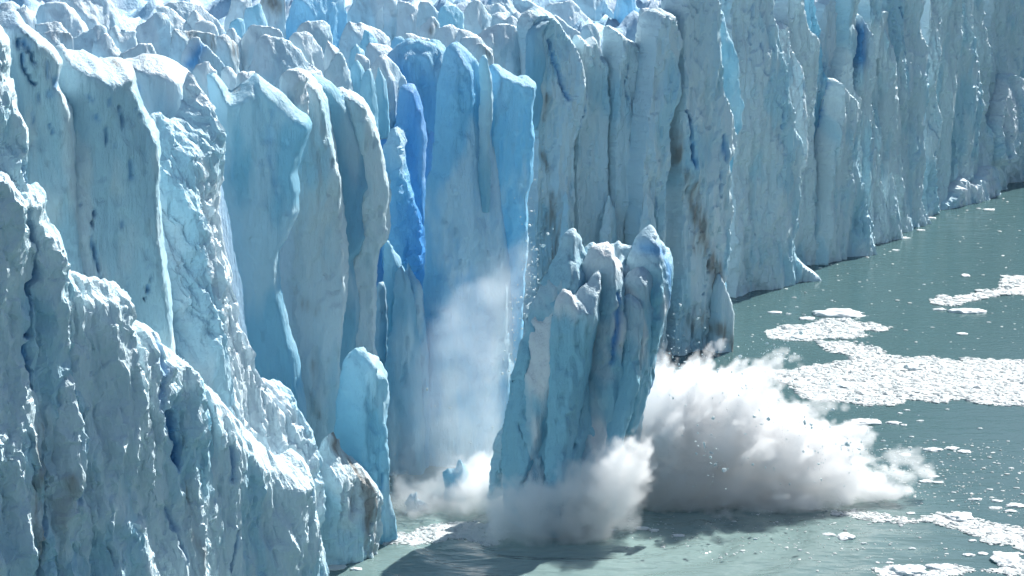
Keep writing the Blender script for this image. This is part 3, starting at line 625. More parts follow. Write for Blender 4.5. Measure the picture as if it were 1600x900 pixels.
SER = [
 ('big smooth rounded serac dome near the upper frame corner', [(51, 35), (56, 25), (62, 8), (76, 3), (94, 2), (108, 7), (118, 15), (128, 30), (140, 46), (118, 57)], {}),
 ('great smooth sloping serac with a snowy ridge, behind the corner dome', [(95, 0), (101, -12), (160, -12), (170, 0), (179, 13), (191, 25), (203, 34), (219, 37), (203, 47), (140, 50)], dict(dY=5)),
 ('low flat topped serac between the pointed fin and the corner dome', [(54, 38), (76, 36), (93, 35), (100, 42), (108, 52), (111, 60), (67, 60)], dict(dY=-8)),
 ('low dirty snow hump in front of the flat topped serac', [(67, 51), (73, 49), (91, 48), (108, 53), (113, 60), (100, 68), (80, 70)], dict(dY=-8, silt=[([(85, 50), (105, 56)], 1.0, .7)])),
 ('long slanting serac ridge rising to the bright broken peaks', [(101, 68), (118, 57), (143, 45), (152, 41), (165, 40), (170, 50), (172, 85), (118, 82), (104, 77)], dict(dY=-5)),
 ('bright translucent shard serac left of the shark fin serac', [(148, 67), (155, 59), (164, 52), (170, 55), (177, 67), (190, 80), (186, 88), (155, 88)], dict(dY=-6, rough=.25)),
 ('cluster peak of crumbly white ice beside the shark fin serac', [(170, 47), (175, 42), (181, 40), (186, 48), (194, 45), (204, 49), (211, 49), (202, 64), (194, 76), (182, 81), (176, 64)], dict(rough=.3, dY=-2)),
 ('tall shark fin serac with a smooth shaded face', [(186, 85), (203, 62), (219, 39), (236, 24), (246, 18), (258, 22), (266, 30), (267, 45), (270, 64), (284, 84), (294, 98), (302, 118)], dict(dY=-10, rot=10)),
 ('small low fin at the foot of the shark fin serac', [(186, 87), (203, 77), (223, 68), (235, 66), (240, 73), (244, 84)], dict(dY=-9)),
 ('small triangular serac peeking behind the pointed fin', [(25, 19), (32, 12), (39, 8), (46, 15), (52, 24), (56, 30), (51, 36)], dict(dY=-8)),
 ('dirty snow crest at the very corner of the frame', [(-5, 12), (6, 3), (15, 2), (24, 5), (31, 14), (25, 19)], {}),
 ('arched serac with a shaded hollow, behind the shark fin serac', [(252, 12), (257, 8), (265, 3), (279, 2), (301, 4), (317, 8), (326, 19), (338, 32), (348, 44), (355, 52), (340, 52), (300, 40), (270, 30)], {}),
 ('rounded serac shoulder right behind the tip of the shark fin serac', [(245, 12), (263, 12), (275, 19), (285, 27), (294, 35), (301, 46), (275, 50), (262, 46)], dict(dY=-8)),
 ('small twin pointed serac under the arched serac', [(293, 32), (299, 19), (305, 15), (312, 22), (323, 32), (300, 44)], dict(dY=-6)),
 ('low half round serac below the twin pointed serac', [(300, 46), (306, 35), (317, 32), (331, 35), (338, 40), (343, 52), (317, 54)], dict(dY=-5)),
 ('long dirty grey snow ridge crossing behind the blue cracked serac', [(268, 50), (274, 44), (292, 47), (317, 49), (339, 54), (341, 82), (330, 76), (308, 60), (283, 58)], dict(silt=[([(275, 50), (310, 54), (340, 65)], 1.8, .6)], rough=.25, dY=-4)),
 ('triangular serac with a vivid blue crack in its face', [(284, 84), (292, 71), (300, 59), (309, 59), (317, 67), (329, 77), (339, 91), (350, 103), (345, 112), (300, 106)], dict(veins=[([(312, 72), (300, 98)], .9, .9)], dY=-2)),
 ('grey streaked cone of dirty snow beside the blue cracked serac', [(339, 57), (351, 53), (361, 62), (373, 74), (370, 91), (365, 105), (351, 104), (340, 88)], dict(silt=[([(350, 60), (362, 75), (368, 95)], 2.0, .6)], rough=.25)),
 ('small rounded peak behind the streaked snow cone', [(354, 50), (361, 44), (366, 47), (373, 55), (378, 62), (375, 74), (362, 62)], {}),
 ('tilted block serac on the skyline above the thin white needle', [(352, 30), (358, 18), (364, -8), (391, -8), (395, 8), (386, 20), (380, 32), (358, 32)], {}),
 ('squarish translucent serac on the skyline with a pointed corner', [(381, 32), (383, 15), (395, 9), (405, 5), (412, 15), (416, 29), (419, 42), (392, 45)], dict(mat='teal')),
 ('dark dirty topped block serac next to the squarish translucent serac', [(407, 6), (412, -8), (444, -8), (445, 6), (441, 19), (439, 50), (418, 45)], dict(silt=[([(415, 4), (440, 8)], 1.6, 1.0)], dY=4)),
 ('pale leaf shaped serac standing before the skyline blocks', [(359, 45), (363, 34), (373, 29), (381, 34), (383, 48), (378, 58)], dict(mat='teal')),
 ('tall leaning serac with a grey dusty ridge, behind the big snow dome', [(365, 106), (373, 76), (382, 52), (395, 39), (415, 42), (436, 47), (441, 53), (440, 62), (420, 80), (410, 110), (385, 112)], dict(dY=-4)),
 ('big smooth snow dome serac above the notched teal fin', [(385, 112), (393, 94), (398, 71), (405, 58), (415, 53), (429, 58), (444, 59), (452, 66), (469, 78), (479, 93), (490, 103), (503, 111), (480, 125), (436, 135), (400, 125)], dict(dY=-14)),
 ('folded serac with a shaded hollow beside the big snow dome', [(451, 59), (459, 52), (476, 49), (486, 52), (493, 64), (503, 79), (508, 91), (510, 108), (495, 98), (478, 84), (461, 68)], dict(dY=-12)),
 ('grooved serac with a split crest in front of the tall blue slab', [(464, 49), (471, 37), (481, 31), (492, 33), (503, 30), (510, 36), (518, 43), (519, 55), (517, 70), (500, 75)], dict(dY=-10)),
 ('tall vivid blue slab serac on the skyline', [(440, 48), (455, 18), (461, -10), (533, -10), (538, 10), (541, 30), (535, 55), (530, 75), (500, 72)], dict(mat='blue', dY=8)),
 ('small pale serac peak just behind the sunlit slope top', [(302, 112), (307, 101), (324, 95), (329, 103), (339, 112), (326, 117), (324, 140), (305, 130)], dict(dY=-8)),
 ('rounded tombstone serac seen through the notch of the teal fin', [(346, 112), (351, 105), (360, 104), (366, 110), (372, 120), (368, 132), (358, 137)], {}),
 ('small tilted serac slab just above the notch of the teal fin', [(370, 122), (377, 113), (398, 112), (398, 122), (382, 130), (370, 135)], {}),
 ('fluted hollow snow crest on top of the second fin', [(437, 125), (441, 116), (452, 108), (466, 110), (478, 116), (471, 127), (457, 135), (448, 140)], dict(dY=-4, rough=.2)),
 ('serac with a wavy double crest left of the recess', [(529, 74), (535, 51), (544, 34), (556, 36), (566, 35), (581, 41), (595, 46), (603, 56), (608, 61), (590, 66), (560, 75), (540, 95)], {}),
 ('great shaded serac slab in the middle of the skyline', [(542, 30), (551, 3), (553, -12), (607, -12), (616, 13), (630, 25), (632, 50), (618, 54), (600, 50)], dict(dY=8)),
 ('lit snowy flank ridge descending from the great skyline slab', [(600, 0), (607, -8), (628, 13), (645, 27), (652, 48), (650, 55), (632, 50)], dict(dY=2)),
 ('curved leaf serac right of the lit snowy flank', [(621, 2), (640, 5), (652, 13), (660, 22), (664, 30), (659, 40), (646, 30)], dict(dY=5)),
 ('rounded arch serac with a shaded cleft on the skyline', [(652, 8), (657, 2), (669, 3), (679, 12), (686, 22), (686, 33), (677, 28), (665, 28)], {}),
 ('pair of thin translucent serac blades above the white crumbs', [(684, 15), (692, 9), (706, 9), (714, 11), (724, 20), (721, 34), (713, 36), (706, 32), (690, 32)], dict(mat='teal')),
 ('kite shaped serac with a dark pit in its face', [(654, 52), (659, 40), (669, 29), (676, 26), (682, 32), (687, 38), (684, 48), (676, 60), (662, 55)], dict(silt=[([(670, 46), (676, 42)], .7, .9)])),
 ('crumbly white low serac just behind the central shield', [(676, 60), (682, 51), (691, 40), (708, 40), (720, 46), (713, 55), (710, 65), (697, 73), (685, 63)], dict(rough=.2)),
 ('low rounded snow hump touching the crumbly white serac', [(710, 62), (714, 51), (721, 46), (736, 51), (747, 57), (733, 60), (720, 66)], dict(dY=-2)),
 ('tall pointed serac rising to the skyline behind the central pillar', [(719, 42), (724, 22), (731, 7), (743, 0), (750, 3), (758, 15), (770, 29), (777, 38), (757, 46), (745, 56)], dict(dY=-3)),
 ('pale crest serac directly over the finger spire', [(719, 66), (724, 59), (748, 58), (760, 69), (770, 78), (763, 81), (751, 70), (738, 80)], dict(dY=-2)),
 ('small dusty peak behind the finger spire', [(739, 81), (748, 68), (753, 66), (761, 74), (770, 86), (768, 98), (760, 92), (749, 98)], dict(dY=-4, silt=[([(752, 70), (765, 84)], .8, .6)])),
 ('sharp leaf serac beside the deep blue slot', [(561, 79), (564, 59), (571, 47), (579, 54), (590, 64), (579, 68), (573, 71), (568, 86)], dict(mat='teal')),
 ('broad pale serac with a crumpled top at the head of the recess', [(571, 81), (574, 69), (588, 67), (605, 71), (618, 81), (612, 92), (595, 92), (580, 95)], dict(dY=-2)),
 ('slim leaf serac at the side of the wavy double crest', [(545, 95), (549, 79), (557, 68), (563, 76), (569, 84), (556, 110)], dict(mat='teal', dY=2)),
 ('little snow capped block between the leaf seracs', [(553, 95), (556, 84), (567, 84), (577, 94), (568, 105)], {}),
 ('small almond shaped serac next to the second fin', [(549, 108), (554, 96), (559, 93), (566, 103), (569, 110), (562, 128)], dict(mat='teal', dY=-6)),
 ('flame shaped pale serac at the edge of the recess', [(563, 140), (564, 122), (571, 110), (581, 105), (588, 130), (589, 155), (586, 163)], dict(mat='teal', dY=-14)),
 ('jagged edged translucent shard on the recess rim', [(584, 160), (584, 130), (592, 99), (596, 112), (602, 123), (606, 147), (603, 168)], dict(mat='teal', dY=-8)),
 ('grey shouldered serac with a blue foot above the recess', [(580, 110), (586, 94), (594, 85), (602, 86), (615, 97), (628, 113), (636, 128), (632, 140), (622, 170)], dict(dY=-2)),
 ('grey cone serac at the top of the second fin', [(507, 111), (522, 91), (529, 78), (537, 89), (547, 116), (554, 142), (534, 137)], dict(dY=-10)),
 ('tiny white peak left of the grey cone serac', [(505, 88), (507, 73), (512, 63), (522, 72), (528, 80), (517, 84), (508, 90)], dict(dY=-6)),
 ('steep blue serac with a rough white patch over the recess', [(610, 75), (613, 62), (620, 56), (630, 56), (635, 66), (645, 88), (647, 101), (638, 128), (618, 95)], dict(mat='blue', rough=.2)),
 ('snowy ridge serac between the blue serac and the shield pillar', [(630, 56), (640, 52), (652, 56), (672, 62), (668, 71), (656, 91), (647, 91)], {}),
 ('rounded pale blue pillar serac standing left of the shield pillar', [(643, 110), (648, 94), (660, 83), (665, 69), (672, 62), (681, 61), (691, 69), (697, 74), (700, 94), (700, 135), (690, 180), (655, 180), (652, 128)], dict(mat='blue', dY=-12, T=3)),
 ('shaded blue snow dome behind the flat topped blue pillar', [(735, 80), (746, 56), (765, 42), (780, 37), (795, 37), (812, 42), (818, 55), (826, 76), (836, 105), (838, 125), (760, 120)], dict(dY=-12)),
 ('thin curved rim serac on the skyline behind the snow dome', [(753, 10), (767, 7), (780, 4), (791, 14), (797, 22), (787, 20), (769, 22)], dict(dY=20)),
 ('rounded serac with a lit scar touching the shaded blue dome', [(780, 40), (786, 29), (799, 24), (807, 29), (814, 39), (819, 49), (812, 50), (796, 47)], dict(dY=-2)),
 ('low pale serac between the skyline peak and the lit scar', [(765, 26), (774, 20), (789, 20), (794, 24), (782, 32), (777, 37)], dict(dY=6)),
 ('small bright fin just left of the tall curved pillar', [(797, 26), (803, 20), (811, 19), (818, 26), (821, 48), (808, 40)], dict(dY=10)),
 ('long pale snow swell along the skyline behind the curved pillar', [(770, -5), (800, -8), (816, 1), (826, -1), (841, 10), (856, 20), (840, 24), (816, 22), (800, 20), (782, 8)], dict(dY=14)),
 ('narrow sunlit wedge right of the curved pillar top', [(862, 24), (867, 23), (880, 32), (892, 42), (905, 51), (897, 55), (883, 49)], {}),
 ('long wave shaped serac curling behind the forked pillar', [(850, 15), (858, 5), (873, 5), (883, 2), (892, 0), (902, 8), (914, 24), (931, 34), (946, 52), (936, 62), (917, 60), (887, 47)], dict(dY=8)),
 ('dark shaded wave serac with a crumbly lit edge on the skyline', [(895, 0), (902, -10), (939, -10), (951, 13), (963, 24), (969, 37), (966, 46), (949, 46), (929, 36), (914, 20)], dict(dY=14, rough=.2)),
 ('half dome serac between the wave serac and the rounded pillar', [(906, 52), (910, 42), (918, 37), (926, 37), (934, 45), (938, 60), (940, 80), (905, 80)], dict(dY=-4)),
 ('blue grey serac block behind the club headed pillar', [(960, 20), (964, -8), (990, -8), (993, 10), (1000, 15), (998, 30), (996, 50), (983, 47), (973, 29)], dict(mat='blue', dY=6)),
 ('little pale block at the shoulder of the club headed pillar', [(995, 40), (998, 20), (1003, 14), (1015, 13), (1018, 24), (1012, 42), (1000, 56)], dict(dY=-2)),
]
for lab, pts, kw in SER:
    serac(lab, pts, **kw)

# ------------------------------------------------------------------ the falling block of ice
berg = empty('falling_ice_block', at_z(880, 815))
tag(berg, 'huge many peaked block of ice toppling into the water amid spray', 'falling ice')
def bpart(name, out, Y, label=None, **kw):
    kw.setdefault('spike', .45); kw.setdefault('plates', .5); kw.setdefault('edge', .34)
    o = slab(name, out, Y + 6, parent=berg, res=0.3, lean=8, refy=600, **kw)
    if label: o['label'] = label
    return o
bpart('ice_body', [(783, 720), (791, 645), (800, 591), (814, 533), (831, 480), (850, 440), (872, 410), (895, 405), (915, 420), (940, 410), (965, 420), (990, 405), (1020, 410), (1045, 430), (1046, 463), (1034, 501), (1026, 540), (1021, 590), (1008, 628), (985, 690), (950, 800), (880, 835), (800, 845)],
      315, label='broad blue trunk of the falling block', ref=920, rot=14, T=4.5, Rf=.5, p=1.2, mat='berg', rough=.12, flute=.6, big=1.0, spike=.4, plates=.6)
bpart('back_saddle', [(905, 420), (914, 384), (930, 379), (955, 383), (968, 377), (980, 383), (995, 384), (1010, 500), (1000, 700), (900, 700)], 318, T=4, Rf=.8, p=1.2, rot=5, mat='berg', rough=.2, big=.4)
bpart('ice_spire', [(783, 720), (787, 663), (791, 645), (796, 618), (800, 591), (807, 567), (814, 533), (823, 503), (831, 480), (836, 465), (847, 436), (860, 414), (871, 394), (876, 376), (880, 365), (887, 358), (896, 356), (903, 362), (909, 374), (914, 386), (921, 402), (930, 417), (936, 440), (930, 520), (910, 640), (890, 760), (880, 860), (795, 870)],
      314, label='leftmost white topped peak of the falling block', ref=870, rot=8, T=5.5, Rf=0.85, p=1.2, mat='berg', rough=.14, big=.8)
bpart('ice_fin', [(852, 720), (857, 600), (860, 520), (866, 480), (873, 463), (881, 454), (892, 454), (898, 460), (907, 449), (920, 440), (929, 427), (936, 421), (940, 430), (938, 450), (935, 476), (938, 501), (932, 522), (925, 563), (920, 587), (914, 623), (905, 658), (893, 720), (880, 860), (840, 860)],
      309.0, ref=900, rot=20, T=3.6, Rf=0.85, p=1.2, mat='berg', rough=.07, flute=.4, big=.6, topcrust=.6)
bpart('ice_spire', [(905, 480), (912, 410), (918, 393), (926, 384), (938, 379), (949, 377), (955, 384), (961, 396), (967, 412), (972, 438), (974, 460), (973, 500), (973, 534), (969, 552), (972, 580), (970, 620), (960, 700), (935, 810), (885, 830), (895, 700)],
      314, label='middle snowy peak of the falling block', ref=945, rot=26, T=5.0, Rf=0.85, p=1.2, mat='berg', rough=.14, flute=.6, big=.7, topcrust=1.0, cuts=[([(941, 455), (938, 500), (930, 560)], .6, 1.2, .9)], silt=[([(958, 590), (966, 570), (972, 560)], .8, .8), ([(968, 585), (970, 620)], .6, .6)])
bpart('ice_fin', [(962, 560), (968, 500), (974, 465), (983, 458), (991, 460), (997, 466), (1001, 481), (1003, 501), (1002, 522), (1000, 536), (996, 560), (994, 590), (985, 628), (970, 690), (950, 795), (925, 795)],
      311.5, ref=985, rot=24, T=3.2, Rf=0.85, p=1.2, mat='berg', rough=.08, flute=.5, big=.5)
bpart('ice_lump', [(970, 520), (974, 440), (981, 427), (994, 418), (1005, 416), (1015, 423), (1021, 438), (1024, 463), (1031, 476), (1031, 510), (1020, 570), (1010, 620), (990, 680), (965, 680)],
      313.5, ref=1000, rot=16, T=3.6, Rf=0.85, p=1.2, mat='berg', rough=.08, big=.4)
bpart('ice_spire', [(975, 470), (982, 405), (990, 382), (994, 371), (1003, 358), (1010, 352), (1017, 351), (1025, 358), (1032, 371), (1038, 385), (1045, 389), (1050, 402), (1053, 420), (1051, 441), (1046, 463), (1041, 485), (1034, 501), (1031, 516), (1026, 540), (1022, 573), (1020, 594), (1014, 609), (1004, 632), (985, 680), (965, 750), (950, 700), (965, 560)],
      317.5, label='rightmost peak of the falling block with a blue hollow under its top', ref=1015, rot=20, T=5.0, Rf=0.85, p=1.2, mat='berg', rough=.12, big=.6, veins=[([(1000, 385), (1022, 400), (1030, 440), (1030, 470)], 1.0, .7), ([(1015, 600), (1000, 640)], 1.0, .8)])
# ------------------------------------------------------------------ water
IMPACT = at_z(890, 815)
def water_mat():
    m, n, l = nt('glacial_water')
    g = N(n, 'ShaderNodeNewGeometry')
    mp = N(n, 'ShaderNodeMapping'); mp.inputs['Scale'].default_value = (0.06, 0.20, 1)
    l.new(g.outputs['Position'], mp.inputs[0])
    a = N(n, 'ShaderNodeTexNoise', i_Scale=1.0, i_Detail=3.0, i_Roughness=0.55); l.new(mp.outputs[0], a.inputs['Vector'])
    mp2 = N(n, 'ShaderNodeMapping'); mp2.inputs['Scale'].default_value = (0.75, 1.1, 1)
    l.new(g.outputs['Position'], mp2.inputs[0])
    b = N(n, 'ShaderNodeTexNoise', i_Scale=1.0, i_Detail=3.0, i_Roughness=0.6); l.new(mp2.outputs[0], b.inputs['Vector'])
    # swell dies away with distance from the plunging block
    vd = N(n, 'ShaderNodeVectorMath', operation='DISTANCE'); vd.inputs[1].default_value = tuple(IMPACT)
    l.new(g.outputs['Position'], vd.inputs[0])
    mr = N(n, 'ShaderNodeMapRange'); mr.inputs[1].default_value = 20; mr.inputs[2].default_value = 85; mr.inputs[3].default_value = 1.0; mr.inputs[4].default_value = 0.10
    l.new(vd.outputs['Value'], mr.inputs[0])
    h = mth(n, l, 'ADD', mth(n, l, 'MULTIPLY', mth(n, l, 'MULTIPLY', a.outputs[0], mr.outputs[0]), 4.0), mth(n, l, 'MULTIPLY', b.outputs[0], 0.22))
    bp = N(n, 'ShaderNodeBump'); bp.inputs['Strength'].default_value = 0.55; bp.inputs['Distance'].default_value = 0.6
    l.new(h, bp.inputs['Height'])
    # stirred rock flour, paler near the plunge with the spray's reflection painted in
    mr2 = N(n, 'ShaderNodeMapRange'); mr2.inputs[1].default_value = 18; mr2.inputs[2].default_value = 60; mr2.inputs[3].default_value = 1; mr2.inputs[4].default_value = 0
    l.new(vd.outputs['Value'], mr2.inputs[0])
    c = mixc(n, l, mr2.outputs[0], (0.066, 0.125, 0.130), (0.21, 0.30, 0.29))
    p = N(n, 'ShaderNodeBsdfPrincipled'); l.new(c, p.inputs['Base Color'])
    p.inputs['Roughness'].default_value = .10; p.inputs['IOR'].default_value = 1.33
    l.new(bp.outputs[0], p.inputs['Normal'])
    o = N(n, 'ShaderNodeOutputMaterial'); l.new(p.outputs[0], o.inputs[0]); return m
def wave(x, y):
    """swell running out from where the block plunges in"""
    x = np.asarray(x, float); y = np.asarray(y, float)
    r = np.hypot(x - IMPACT[0], (y - IMPACT[1])) + 3.0 * fbm(x / 18, y / 18, 4.4, 2)
    a = .22 * np.exp(-((r - 22) / 20.0) ** 2) + .10 * np.exp(-r / 60.0)
    return a * np.sin(r * 2 * math.pi / 8.5) * (.7 + .9 * fbm(x / 9, y / 9, 1.1, 2)) + .10 * np.exp(-r / 70.0) * fbm(x / 3.5, y / 2.2, 9.9, 3)
def build_water():
    xs = np.concatenate([[-3000, -800, -200], np.arange(-60, 130, .55), [300, 900, 3000]])
    ys = np.concatenate([[-500, 0, 200], np.arange(262, 420, .55), [480, 700, 1500, 6000]])
    gx, gy = np.meshgrid(xs, ys)
    e = sstep(-60, -45, gx) * (1 - sstep(110, 129, gx)) * sstep(262, 268, gy) * (1 - sstep(400, 419, gy))
    z = wave(gx, gy) * e
    I = np.arange(gx.size).reshape(gx.shape)
    F = np.stack([I[:-1, :-1].ravel(), I[:-1, 1:].ravel(), I[1:, 1:].ravel(), I[1:, :-1].ravel()], -1)
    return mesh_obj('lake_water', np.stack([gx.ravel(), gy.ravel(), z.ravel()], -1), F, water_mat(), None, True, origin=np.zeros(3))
o = build_water()
tag(o, 'milky green lake water below the ice', None, None, 'structure')

# ------------------------------------------------------------------ floating ice
def simple_mat(name, col, rough=.6, glow=0.0):
    m, n, l = nt(name)
    p = N(n, 'ShaderNodeBsdfPrincipled'); p.inputs['Roughness'].default_value = rough
    tc = N(n, 'ShaderNodeTexCoord')
    nz = N(n, 'ShaderNodeTexNoise', i_Scale=0.8, i_Detail=3.0); l.new(tc.outputs['Object'], nz.inputs['Vector'])
    c = mixc(n, l, nz.outputs[0], tuple(x * .82 for x in col), col)
    l.new(c, p.inputs['Base Color'])
    o = N(n, 'ShaderNodeOutputMaterial'); out = p.outputs[0]
    if glow:
        t = N(n, 'ShaderNodeBsdfTranslucent'); t.inputs[0].default_value = (.6, .88, .95, 1)
        mx = N(n, 'ShaderNodeMixShader'); mx.inputs[0].default_value = glow
        l.new(out, mx.inputs[1]); l.new(t.outputs[0], mx.inputs[2]); out = mx.outputs[0]
    l.new(out, o.inputs[0]); return m
M['floe'] = simple_mat('floating_ice', (.82, .86, .87), .55, .25)
M['brash'] = simple_mat('brash_ice', (.60, .64, .64), .7, .12)

def ico(sub):
    import bmesh
    bm = bmesh.new(); bmesh.ops.create_icosphere(bm, subdivisions=sub, radius=1.0)
    V = np.array([v.co[:] for v in bm.verts]); F = np.array([[v.index for v in f.verts] for f in bm.faces]); bm.free()
    return V, F
ICO1, ICO3 = ico(1), ico(4)
def blob_floe(c, w, dep, hgt, seed, spiky=.35):
    V, F = ICO3
    n = fbm(V[:, 0] * 1.3 + seed, V[:, 1] * 1.3, V[:, 2] * 1.3 + seed, 3)
    r2 = ridged(V[:, 0] * 1.1 + seed * 2, V[:, 1] * 1.1, seed, 3)
    P = V * (1 + spiky * n[:, None] * 1.4)
    z = np.sign(P[:, 2]) * np.abs(P[:, 2]) ** .6
    z = np.where(z > 0, z * (0.35 + 0.75 * np.clip(r2, 0, 1.2)), z * .6)
    z = z + np.where(z > 0, .25 * fbm(V[:, 0] * 4 + seed, V[:, 1] * 4, V[:, 2] * 4, 3), 0)
    return np.stack([c[0] + P[:, 0] * w / 2, c[1] + P[:, 1] * dep / 2, z * hgt], -1), F
def floe(px, py, wpx, hpx=None, label=None, spiky=.35, tall=1.0):
    c = at_z(px, py); t = np.linalg.norm(c - [0, 0, CAMH])
    w = wpx / FPX * t
    hgt = max(.18, .13 * w ** .8) * tall
    SEED[0] += 1
    dep = w * np.random.RandomState(SEED[0]).uniform(.5, .8) if hpx is None else hpx / FPX * t / 0.3
    V, F = blob_floe(c, w, dep, hgt, SEED[0] * 3.1, spiky)
    V[:, 2] += wave(c[0], c[1]) if c[1] < 410 else 0
    o = mesh_obj('ice_floe', V, F, M['floe'], None, True)
    tag(o, label, 'ice floe', 'ice floes on the lake', 'thing')
for a in [(1312, 491, 83, 14, 'long flat topped white floe beyond the spray, largest of the thin floes'), (1252, 528, 44, 9, 'blue edged floe at the front of the thin brash strip'),
          (1511, 487, 54, 8, 'ragged long floe under the uppermost brash patch by the frame edge'), (1424, 576, 22, 10, 'small upright ice stump standing in the wide brash band', .3, 3.0),
          (1319, 603, 34, 11, 'low rounded floe in the wide brash band near the spray', .3, 1.4), (1509, 431, 13, 6, 'single rounded floe just short of the uppermost brash patch', .3, 1.5),
          (1545, 328, 17, 4, 'thin flat floe nearest the foot of the far wall'), (1351, 660, 44, 10, 'broken white floe beside the upper edge of the spray'),
          (1500, 809, 42, 12, 'humped floe on the crest of the lower brash ribbon', .35, 1.6), (1322, 838, 26, 10, 'larger of two white lumps on the pale rippled water', .35, 1.6),
          (1568, 874, 46, 16, 'big bluish floe in the lower corner of the frame', .3, 1.6), (1419, 893, 50, 13, 'peaked white floe at the bottom edge of the frame', .4, 1.8),
          (1471, 887, 48, 8, 'long low floe joined to the bottom brash strip'), (1459, 703, 28, 6, 'first of three flat floes in a row off the spray tip'),
          (1487, 701, 22, 5, 'middle one of three flat floes off the spray tip'), (1507, 706, 22, 5, 'last of three flat floes off the spray tip'),
          (1587, 790, 28, 6, 'flat floe touching the frame edge above the lower brash ribbon'), (526, 887, 34, 7, 'slushy floe in the shaded corner below the near cliff')]:
    floe(a[0], a[1], a[2], a[3], a[4], *(a[5:]))
FRAG = [(1212, 489, 22), (1232, 491, 9), (1261, 498, 25), (1469, 484, 22), (1545, 504, 7), (1503, 522, 18), (1396, 661, 25), (1417, 641, 11), (1406, 646, 8), (1438, 658, 12), (1412, 664, 10), (1531, 670, 8), (1424, 683, 8),
                  (1571, 432, 16), (1529, 326, 8), (1412, 372, 18), (1400, 391, 12), (1438, 360, 14), (1453, 341, 18), (1235, 427, 16), (1253, 423, 10), (1217, 437, 6), (1343, 441, 5), (1282, 419, 6), (1414, 711, 18), (1458, 745, 20),
                  (1447, 752, 22), (1465, 754, 18), (1419, 769, 12), (1547, 765, 10), (1524, 781, 20), (1558, 783, 18), (1555, 794, 22), (1579, 799, 20), (1423, 802, 14), (1466, 802, 10), (1295, 836, 22), (1536, 865, 16), (1513, 867, 20), (1590, 866, 20),
                  (1574, 884, 30), (1519, 845, 14), (1425, 857, 12), (489, 889, 12), (557, 891, 18), (957, 826, 16), (1003, 828, 24), (1022, 830, 16), (1060, 836, 20), (1360, 668, 9), (1543, 700, 6), (1560, 725, 7), (1580, 732, 8), (1380, 689, 7), (1460, 688, 7), (1245, 480, 5),
                  (1300, 470, 4), (1390, 455, 4), (1444, 445, 5), (1480, 640, 7), (1575, 690, 6), (1490, 770, 8), (1350, 850, 9), (1390, 880, 12), (1250, 860, 7), (1180, 845, 6)]
def where(px, py):
    if px < 600: return 'in the shaded corner below the near cliff'
    if px < 1150 and py > 800: return 'on the water in front of the falling block'
    if py < 447: return 'near the foot of the far wall'
    if py < 545: return 'around the thin brash strip'
    if py < 690: return 'between the wide brash band and the spray tip'
    if py < 775: return 'off the tip of the white spray'
    if py < 812: return 'just above the lower brash ribbon'
    return 'below the lower brash ribbon'
ORD = ['largest', 'second largest', 'third largest', 'fourth largest', 'fifth largest', 'sixth largest', 'seventh largest', 'eighth largest', 'ninth largest', 'tenth largest', 'eleventh largest', 'twelfth largest', 'thirteenth largest',
       'fourteenth largest', 'fifteenth largest', 'sixteenth largest', 'seventeenth largest', 'eighteenth largest']
zones = {}
for f in FRAG: zones.setdefault(where(f[0], f[1]), []).append(f)
for z, fs in zones.items():
    for k, (px, py, w) in enumerate(sorted(fs, key=lambda f: -f[2])):
        floe(px, py, w, None, ORD[k] + ' white ice fragment drifting ' + z)

# brash ice and slush: countless crumbs, one body per patch
BR = {
 'wide white brash ice band reaching from the spray to the frame edge': ([(1190, 578), (1240, 578), (1285, 566), (1330, 560), (1290, 547), (1285, 532), (1330, 535), (1380, 548), (1385, 555), (1600, 565), (1650, 568), (1650, 641), (1600, 636), (1500, 630), (1420, 625), (1390, 635), (1330, 632), (1300, 628), (1260, 625), (1240, 612), (1215, 590)], .42, 1.0),
 'thin brash ice strip with a forked tip above the wide band': ([(1197, 515), (1215, 508), (1260, 505), (1300, 497), (1350, 503), (1410, 513), (1380, 519), (1340, 516), (1345, 527), (1300, 529), (1250, 533), (1220, 530), (1198, 522)], .45, .95),
 'uppermost brash ice patch against the frame edge': ([(1455, 467), (1490, 460), (1550, 452), (1570, 433), (1600, 430), (1650, 430), (1650, 455), (1600, 460), (1550, 466), (1520, 472), (1500, 478), (1460, 476)], .5, .95),
 'curving brash ice ribbon in the lower water': ([(1300, 803), (1350, 798), (1400, 806), (1440, 808), (1500, 800), (1530, 808), (1565, 822), (1650, 830), (1650, 862), (1580, 857), (1530, 845), (1500, 832), (1470, 819), (1430, 819), (1380, 816)], .34, .9),
 'brash ice strip along the bottom edge of the frame': ([(1355, 893), (1400, 886), (1440, 890), (1500, 882), (1560, 887), (1600, 876), (1650, 868), (1650, 898), (1560, 897), (1450, 902), (1380, 903)], .34, .8),
 'foamy slush spreading from the foot of the near cliff': ([(598, 850), (620, 835), (680, 820), (740, 815), (790, 830), (785, 845), (740, 850), (700, 846), (640, 854)], .30, .9),
 'scattered ice crumbs off the tip of the spray': ([(1330, 720), (1420, 690), (1560, 690), (1650, 740), (1650, 810), (1500, 790), (1400, 790), (1330, 780)], .20, .022),
 'scattered ice crumbs on the pale rippled water': ([(1080, 790), (1330, 790), (1420, 830), (1500, 870), (1300, 895), (1100, 870), (960, 835)], .18, .014),
 'sparse ice crumbs between the spray and the far wall': ([(1150, 560), (1150, 470), (1260, 430), (1400, 380), (1500, 330), (1650, 300), (1650, 560), (1400, 545)], .26, .003),
}
